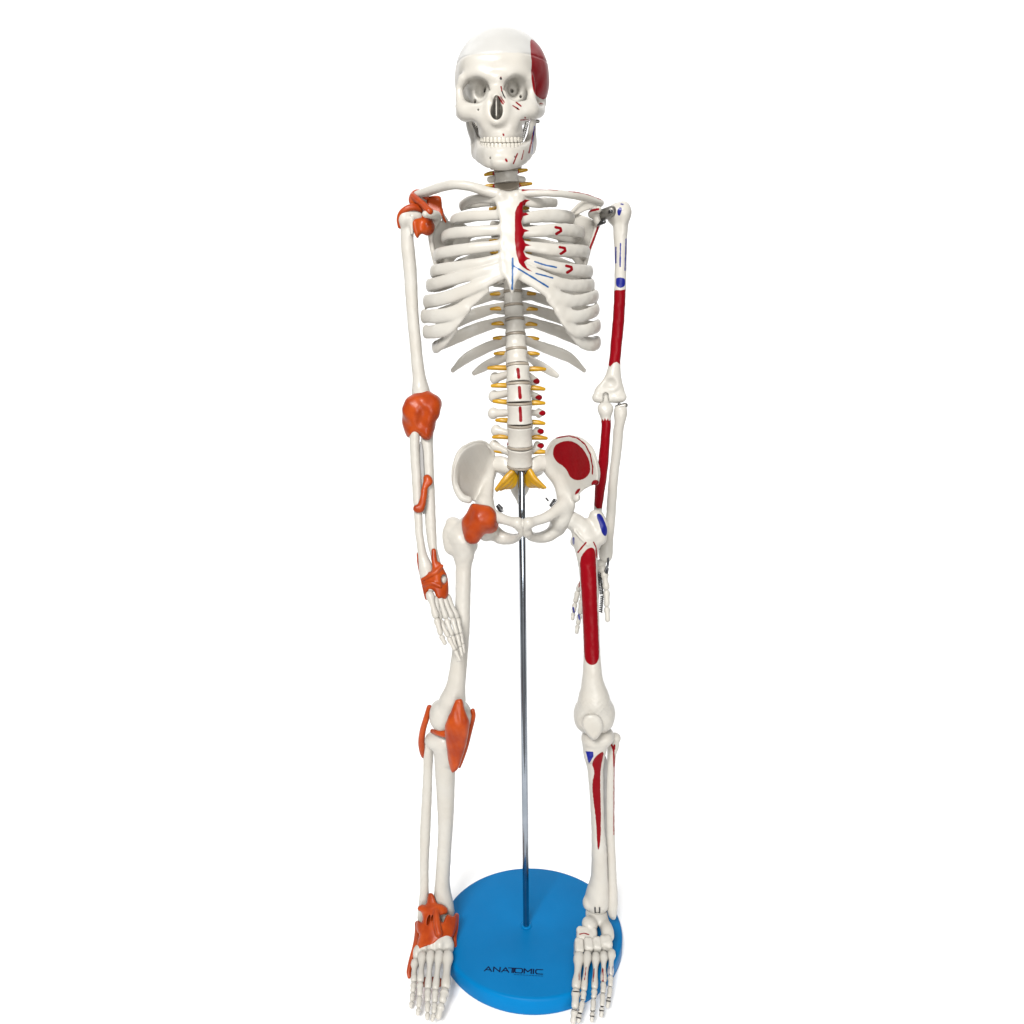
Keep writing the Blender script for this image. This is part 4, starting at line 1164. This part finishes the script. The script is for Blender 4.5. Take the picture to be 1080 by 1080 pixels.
shin([(628, 781, -12, 14), (627, 795, -12, 11.5), (628, 812, -12, 8.4), (629.4, 840, -10, 7.4), (630.5, 870, -8, 7.0), (632, 900, -6, 8.2), (632, 925, -4, 9.2), (630.8, 940, -3, 12), (629.6, 950, -3, 13.4)],
     [epx(624, 777.5, -12, 10, 9.5, 14), epx(637, 776, -10, 10.5, 9.5, 14), epx(622, 797, -21, 5, 7, 4), epx(619, 953, -6, 4, 5, 6)], paint=sp)
shin([(648, 779, 0, 5.4), (646.5, 787, 0, 6), (645, 797, 0, 4.6), (643.6, 815, 0, 4.8), (643, 845, 0, 5.2), (643.4, 875, 1, 5), (644.6, 905, 0, 4.8), (645.6, 930, -1, 5), (645.4, 950, -3, 6.2), (645.8, 962, -4, 5), (646.6, 967, -4, 3)],
     [epx(649, 778, 0, 4.5, 3.6, 5)], 'calf_bone', [('paint_red', 'line', [(644.5, 784), (647.2, 791), (647.8, 808)], 2), ('paint_red', 'line', [(648, 786), (648, 790)], 2), ('paint_red', 'line', [(647.8, 800), (647.4, 880)], 1.1)])
f = Field(.6)
f.add(plate([(636, 795), (641, 800), (640, 830), (639.6, 886), (637, 889), (635.4, 860), (635, 820)], -3, 1.0, .8), 1)
field_obj('leg_gap_sheet', f, MEMB, SK)  # thin grey sheet in the gap between shin and calf bone

# knee ligaments
f = Field(.6)
f.add(plate([(480, 738.5), (484, 736.6), (488.4, 738), (489.8, 748), (493, 756), (495.8, 761), (494.4, 773), (490.6, 790), (485, 807), (482, 812.5), (478, 815.4), (475, 813), (472.4, 800), (470, 780), (468.2, 768), (471, 760), (476, 749)], lambda a, b: -39 + .022 * (a - 482) ** 2 - 5 * np.exp(-((b - 766) / 17) ** 2) + (b - 790) * .12 * (b > 790), 4.5, 4), 2)
f.dent(lambda x, y, z: .2 * np.sin(x * 1.1 + z * .15) * np.sin(z * .2))
field_obj('kneecap_ligament', f, LIG, SK)
rodpx('knee_side_ligament', [(452.8, 746, -10, 2.8), (449.8, 757, -9, 3.2), (446, 770, -6, 3.3), (444.4, 783, -3, 3.5), (445.4, 792, 0, 3.2), (446.4, 797.5, 1, 2.2)], LIG, SK)
rodpx('knee_side_ligament', [(498.6, 749.5, -14, 2.4), (499, 756, -14, 2.6), (495.5, 770, -15, 2.8), (491, 788, -16, 2.8), (486.5, 802, -18, 2.4), (484.6, 808.5, -19, 1.6)], LIG, SK)
f = Field(.6)
f.tube([(456, 771, -14, 2.4), (462, 772.5, -24, 3.4), (470, 774, -29, 3.8), (482, 773, -30, 3.6)], 2)
field_obj('knee_meniscus', f, LIG, SK)

# ------------------------------------------------------------------ foot with ligaments (viewer's left)
def foot_joint(px, py, z):
    p = ptz(px, py, z)
    return (px, py, p[1])
f = Field(0.6)
f.add(epx(462, 968, -6, 13, 9, 14), 3)
f.tube([(464, 968, 6, 9), (462, 975, 18, 9), (461, 980, 26, 8)], 4)
for q in ((468, 985, -26, 9, 7), (472, 998, -35, 7, 9), (464, 997, -37, 6, 9), (456, 998, -37, 6, 9), (447, 999, -33, 7, 9), (440, 1006, -37, 5, 8), (463, 990, -32, 12, 8)):
    f.add(epx(q[0], q[1], q[2], q[3], q[4], 8), 3)
foot_l = field_obj('foot', f, BONE, SK)
ray = [[(472.5, 1004, -44), (470, 1043, -84), (466, 1058, -97), (461.6, 1075, -108)],
       [(463.5, 1003, -45), (459.2, 1044, -85), (458.6, 1058, -96), (457.5, 1069, -105), (455.6, 1077.5, -110)],
       [(454.5, 1003, -44), (451.4, 1043, -82), (451, 1057, -94), (451, 1068, -102), (450.6, 1076, -107)],
       [(446, 1005, -42), (443.4, 1036, -74), (442.6, 1051, -86), (441.6, 1063, -95), (440.4, 1071, -100)],
       [(438, 1012, -44), (436.6, 1036, -68), (435.4, 1047, -77), (434.4, 1056, -84), (433.2, 1063.5, -89)]]
rr = [[6.2, 5.6, 4.8, 3.8], [5.0, 4.1, 3.7, 3.2, 2.6], [4.9, 4.1, 3.7, 3.2, 2.6], [4.9, 4.1, 3.6, 3.2, 2.6], [4.6, 3.9, 3.4, 3, 2.4]]
for a, b in zip(ray, rr):
    digit_chain(a, b, BONE, foot_l, first='metatarsal', rest='toe_bone')
f = Field(.55)
ad = lambda a, b: -16 - (b - 960) * .62 + .020 * (a - 460) ** 2
f.add(plate([(442, 956), (444.5, 953.5), (449.5, 955.5), (451.3, 943), (454, 941.2), (457.5, 943), (460.4, 953), (466, 953.4), (470.8, 957.5), (471.2, 962), (467, 964.5), (464, 965), (464.5, 971), (467.5, 973.5), (470, 966), (473.5, 964), (478, 967), (481.8, 962), (482.6, 970), (480, 983), (476.5, 990), (472, 987.8), (465, 990.6), (458.5, 994.5), (454, 999.4), (450, 997), (443.5, 1001), (439, 1009), (436.5, 1004), (439.5, 995), (442.6, 986), (439.5, 982), (438.6, 974), (441, 970), (444.4, 973.5), (446, 968), (444.5, 962)], ad, 4.4, 2.6), 1.5)
f.cut(epx(452.2, 968.6, -22, 1.6, 4.4, 9, 18), .8)
f.cut(epx(456, 966.4, -22, 1.0, 2.6, 9, 15), .8)
f.tube([(443, 958, -14, 2.6), (452, 959, -16.5, 3.2), (461, 958, -17.5, 3.2), (469, 960, -15, 2.8)], 3)
f.tube([(460, 962, -22, 3), (461, 975, -31, 3.6), (463, 984, -37, 3.6)], 2)
f.tube([(481.5, 966, -8, 2.6), (480.6, 978, -14, 2.8), (479, 990, -22, 2.6), (480.2, 1003, -30, 2.2), (479.6, 1009, -34, 1.8)], 2)
f.tube([(440, 974, -4, 2.6), (440.6, 984, -16, 3.4), (438, 998, -32, 3.0), (434, 1012, -42, 2.8), (431.4, 1024, -50, 2.6), (431.6, 1030, -54, 2)], 2)
field_obj('ankle_ligament', f, LIG, SK)
f = Field(.6)
f.add(plate([(440, 1033), (448, 1030), (460, 1030), (466.5, 1032), (468, 1038), (463, 1042), (455, 1040.5), (446, 1041.5), (440, 1039)], lambda a, b: -64, 3.2, 2.4), 1)
field_obj('sole_ligament', f, LIG, SK)

# ------------------------------------------------------------------ painted foot (viewer's right)
f = Field(0.6)
f.add(epx(629, 964, -6, 11.5, 6.5, 14), 3)
f.add(epx(622, 974.5, -20, 8.5, 6.5, 9), 2)
f.tube([(630, 968, 8, 9), (632, 974, 20, 9), (633, 979, 28, 8)], 4)
f.tube([(636, 972, -12, 6), (640, 980, -24, 6.5), (641, 987, -30, 6.6)], 3)
f.cut(epx(630, 961.5, -22, 2.2, 3, 6), 1)
foot_r = field_obj('foot', f, BONE, SK)
def tarsal(nm, q, roll=0, paint=None):
    f = Field(0.5)
    s = mm(*q[:3])
    f.add(box(pt(*q[:3]), (q[3] * s * .97, q[5] * .9, q[4] * s * .95), eul(24, roll, 0), min(q[3], q[4]) * s * .62), 1)
    f.dent(lambda x, y, z: .3 * np.sin(x * .7) * np.sin(z * .8 + 1) * np.sin(y * .6))
    return field_obj(nm, f, BONE, foot_r, paint)
tarsal('tarsal_bone', (618.8, 986, -30, 11.2, 5.8, 8), 2, [('paint_red', 'line', [(611.5, 985.2), (616, 984.2), (621, 985.6)], 1.1)])
tarsal('tarsal_bone', (610.5, 999, -40, 5.0, 7.6, 8), 6)
tarsal('tarsal_bone', (620.5, 997.5, -40, 5.0, 7.6, 7))
tarsal('tarsal_bone', (629.6, 997, -39, 4.8, 8, 7), -4)
tarsal('tarsal_bone', (639, 995, -37, 6.8, 9, 7), -4)
ray = [[(611, 1005, -46), (607.5, 1043, -84), (606.4, 1064, -101), (603.8, 1080, -111)],
       [(620, 1004, -46), (615.6, 1045, -86), (614.6, 1056, -95), (611.5, 1069, -105), (609.6, 1079, -111)],
       [(628.5, 1005, -45), (627, 1043, -83), (626, 1054, -92), (624.8, 1067.5, -103), (623.8, 1078, -110)],
       [(636.6, 1004, -43), (636.5, 1036, -75), (635.8, 1048, -86), (634.8, 1062, -97), (633.8, 1073, -104)],
       [(645, 1002, -40), (643.8, 1029, -66), (643.6, 1041, -76), (642, 1053, -86), (640.4, 1063, -93)]]
tp = [('paint_dark', 'line', [(602, 1045.2), (612, 1046.2)], 1.2), ('paint_dark', 'line', [(602, 1065), (611, 1065.4)], 1.4), ('paint_red', 'line', [(610.4, 1023), (611, 1034)], .9),
      ('paint_red', 'line', [(618, 1020), (616.4, 1034)], 1.1), ('paint_red', 'line', [(626.4, 1021), (626, 1036)], 1.4), ('paint_red', 'line', [(635.6, 1021), (636, 1035)], 1.8),
      ('paint_navy', 'line', [(642.4, 1019), (642.8, 1032)], 1.0), ('paint_navy', 'line', [(646.4, 1019), (646, 1030)], 1.0),
      ('paint_dark', 'line', [(610, 1068.2), (614, 1069.4)], 1.5), ('paint_dark', 'line', [(608, 1073), (612.6, 1074)], 1.3), ('paint_dark', 'line', [(612, 1053.6), (618, 1054.6)], 1.0),
      ('paint_dark', 'line', [(622, 1066), (628, 1066.4)], 1.5), ('paint_dark', 'line', [(621.6, 1071.5), (627, 1072)], 1.3), ('paint_dark', 'line', [(623.4, 1052.4), (629, 1052.8)], .9),
      ('paint_dark', 'line', [(633, 1061.4), (638, 1062)], 1.5), ('paint_dark', 'line', [(632, 1065.6), (637, 1066.2)], 1.5), ('paint_dark', 'line', [(633, 1047), (639, 1047.4)], .9),
      ('paint_dark', 'line', [(640.6, 1052), (645, 1052.6)], 1.5), ('paint_dark', 'line', [(639.6, 1055.4), (644, 1056.2)], 1.5), ('paint_dark', 'line', [(641.6, 1040.4), (647, 1040.6)], .9)]
rr = [[5.9, 5.2, 4.6, 3.8], [4.7, 3.7, 3.3, 3.1, 2.6], [4.7, 3.7, 3.3, 3.1, 2.6], [4.7, 3.6, 3.3, 3.0, 2.6], [4.7, 3.6, 3.1, 2.9, 2.5]]
for a, b in zip(ray, rr):
    digit_chain(a, b, BONE, foot_r, first='metatarsal', rest='toe_bone', paint=tp)
rod('ankle_hook', [pt(627.6, 957.5, -17), pt(627.6, 962.6, -18), pt(632.4, 962.6, -18), pt(632.4, 957.5, -17)], .8, DARKMETAL, foot_r, seg_n=8, sub=1)
# ------------------------------------------------------------------ stand
import bmesh
def lathe(name, prof, mat, parent, n=96, loc=(0, 0, 0)):
    V, Q = [], []
    for r, z in prof:
        for k in range(n):
            a = 2 * math.pi * k / n
            V.append((loc[0] + r * math.cos(a), loc[1] + r * math.sin(a), loc[2] + z))
    m = len(prof)
    for i in range(m - 1):
        for k in range(n):
            j = (k + 1) % n
            Q.append((i * n + k, i * n + j, (i + 1) * n + j, (i + 1) * n + k))
    Q.append(tuple(range(n - 1, -1, -1)))
    Q.append(tuple(range((m - 1) * n, m * n)))
    return mesh_obj(name, V, Q, mat, parent)

BLUE = plain('blue_plastic', (.0002, .128, .330), (.0002, .115, .300), .38, 14, .12, 520, 0, .05)
INK = plain('ink', (.004, .006, .03), (.004, .006, .03), .6, spec=.02)
STEEL = plain('dark_chrome', (.30, .33, .38), (.25, .28, .32), .12, 60, .05, 500, 1.0)
cx, cy = 20.5, 1.0
ST = empty('display_stand', (0, 0, 0), 'round blue plastic stand with a dark steel rod rising from its middle', 'display stand')
RB = 95.0
lathe('stand_base', [(RB - 3, -18), (RB - .6, -17.2), (RB, -15.5), (RB, -3.2), (RB - .7, -1.3), (RB - 2.2, -.25), (RB - 4, 0), (40, 0), (.5, 0)], BLUE, ST, 128, (cx, cy, 0))
foot = ptz(555, 976.5, 0)
top = pt(550, 498, foot[1] - 1)
rod('pole', [foot, top], 3.25, STEEL, ST, seg_n=32, sub=2)
lathe('pole_collar', [(5.6, 0.05), (5.6, .7), (5.0, 1.3), (3.5, 1.5)], BLUE, ST, 32, (foot[0], foot[1], 0))

# lettering on the base, drawn stroke by stroke
def strokes(name, lines, w, mat, parent, origin, ex, ey, z):
    V, Q = [], []
    for k, (a, b) in enumerate(lines):
        a, b = np.array(a, float), np.array(b, float)
        d = nrm(b - a) * w * .5
        n = np.array([-d[1], d[0]])
        zz = z + .004 * k
        base = len(V)
        for c in (a - d + n, a - d - n, b + d - n, b + d + n):
            p = origin + ex * c[0] + ey * c[1]
            V.append((p[0], p[1], zz))
        Q.append((base, base + 1, base + 2, base + 3))
    return mesh_obj(name, V, Q, mat, parent, smooth=False)
L = {'A': [((0, 0), (.5, 1)), ((.5, 1), (1, 0)), ((.28, .3), (.72, .3))], 'N': [((0, 0), (0, 1)), ((0, 1), (.9, 0)), ((.9, 0), (.9, 1))],
     'T': [((0, 1), (1.2, 1)), ((.5, .92), (.5, 0)), ((.72, .92), (.72, 0))],
     'O': [((.15, 0), (.95, 0)), ((.95, 0), (1.1, .25)), ((1.1, .25), (1.1, .75)), ((1.1, .75), (.95, 1)), ((.95, 1), (.15, 1)), ((.15, 1), (0, .75)), ((0, .75), (0, .25)), ((0, .25), (.15, 0))],
     'M': [((0, 0), (0, 1)), ((0, 1), (.5, .35)), ((.5, .35), (1, 1)), ((1, 1), (1, 0))], 'I': [((0, 0), (0, 1))],
     'C': [((.95, 1), (.15, 1)), ((.15, 1), (0, .75)), ((0, .75), (0, .25)), ((0, .25), (.15, 0)), ((.15, 0), (.95, 0))]}
adv = {'A': 1.28, 'N': 1.18, 'T': .88, 'O': 1.36, 'M': 1.3, 'I': .34, 'C': 1.2}
kern = {3: -.30, 4: 0}
lines, x = [], 0
for n_, ch in enumerate('ANATOMIC'):
    x += kern.get(n_, 0)
    lines += [((a[0] + x, a[1]), (b[0] + x, b[1])) for a, b in L[ch]]
    x += adv[ch]
p0, p1 = ptz(511, 1024, .06), ptz(572, 1027.5, .06)
up = ptz(511.5, 1019.4, .06)
sc = np.linalg.norm(p1 - p0) / (x - .25)
exv = nrm(p1 - p0); eyv = nrm(np.array([-exv[1], exv[0], 0]))
hgt = np.linalg.norm(up - p0)
strokes('lettering', lines, .19, INK, ST, p0, exv * sc, eyv * hgt, .06)
# thin underline of small writing below the name
strokes('lettering', [((4.3 + .42 * k, -.42), (4.3 + .42 * k + .26, -.42)) for k in range(10)], .10, INK, ST, p0, exv * sc, eyv * hgt, .06)

# ------------------------------------------------------------------ white surroundings: a paper sweep, a key softbox and added lights
PAPER = plain('white_paper', (.93, .93, .93), (.925, .925, .925), .9, 4, .02, 50, 0, .1)
prof = [(-.30, -.0182), (1.3, -.0182)]
for k in range(1, 13):
    a = k / 12 * math.pi / 2
    prof.append((1.3 + .7 * math.sin(a), -.0182 + .7 * (1 - math.cos(a))))
prof.append((2.0, 3.2))
V, Q = [], []
for k, (y_, z_) in enumerate(prof):
    V += [(-2500, y_ * 1000, z_ * 1000), (2500, y_ * 1000, z_ * 1000)]
    if k:
        Q.append((2 * k - 2, 2 * k - 1, 2 * k + 1, 2 * k))
sw = mesh_obj('backdrop', V, Q, PAPER)
sw['kind'] = 'structure'
FLOOR = plain('studio_floor', (.16, .155, .15), (.14, .135, .13), .7, 4, .02, 50, 0, .2)
gr = mesh_obj('ground', [(-6000, -5000, -24), (6000, -5000, -24), (6000, 5000, -24), (-6000, 5000, -24)], [(0, 1, 2, 3)], FLOOR)
gr['kind'] = 'structure'

w = bpy.data.worlds.new('World'); SC.world = w; w.use_nodes = True
bg = w.node_tree.nodes['Background']
bg.inputs['Color'].default_value = (1, .985, .96, 1); bg.inputs['Strength'].default_value = .13

def lamp(name, loc, target, sx, sy, energy, col=(1, 1, 1)):
    d = bpy.data.lights.new(name, 'AREA'); d.shape = 'RECTANGLE'; d.size = sx; d.size_y = sy; d.energy = energy; d.color = col
    o = bpy.data.objects.new(name, d); COL.objects.link(o)
    o.location = Vector(loc)
    o.rotation_euler = (Vector(target) - Vector(loc)).to_track_quat('-Z', 'Y').to_euler()
    return o
lamp('key_softbox', (-.5, -1.8, 1.85), (0, 0, .55), .75, .6, 80, (1, .985, .96))
lamp('added_fill_light', (.25, -1.75, .5), (0, 0, .62), 1.1, .8, 25, (1, .99, .97))  # added light, lifts the neck and the rib undersides
lamp('added_floor_light', (0, 1.15, 2.4), (0, 1.0, 0), 3.4, 1.6, 27)  # added overhead light, keeps the paper floor blown out to white
for sx in (-1, 1):
    lamp('added_backdrop_light', (sx * 2.1, .5, 1.3), (sx * .7, 2.0, .9), .6, 1.8, 11)  # lights added at both sides to keep the sweep pure white

cam = bpy.data.cameras.new('camera'); co = bpy.data.objects.new('camera', cam); COL.objects.link(co)
co.location = Vector(CAM * .001); co.rotation_euler = (R(90) - PITCH, 0, 0)
cam.sensor_width = 36; cam.sensor_fit = 'AUTO'; cam.lens = 36 * FOC / 1080; cam.clip_start = .01; cam.clip_end = 100
SC.camera = co
SC.render.engine = 'CYCLES'
SC.view_settings.view_transform = 'Standard'; SC.view_settings.look = 'None'
SC.view_settings.exposure = 0; SC.view_settings.gamma = 1
SC.cycles.use_denoising = True
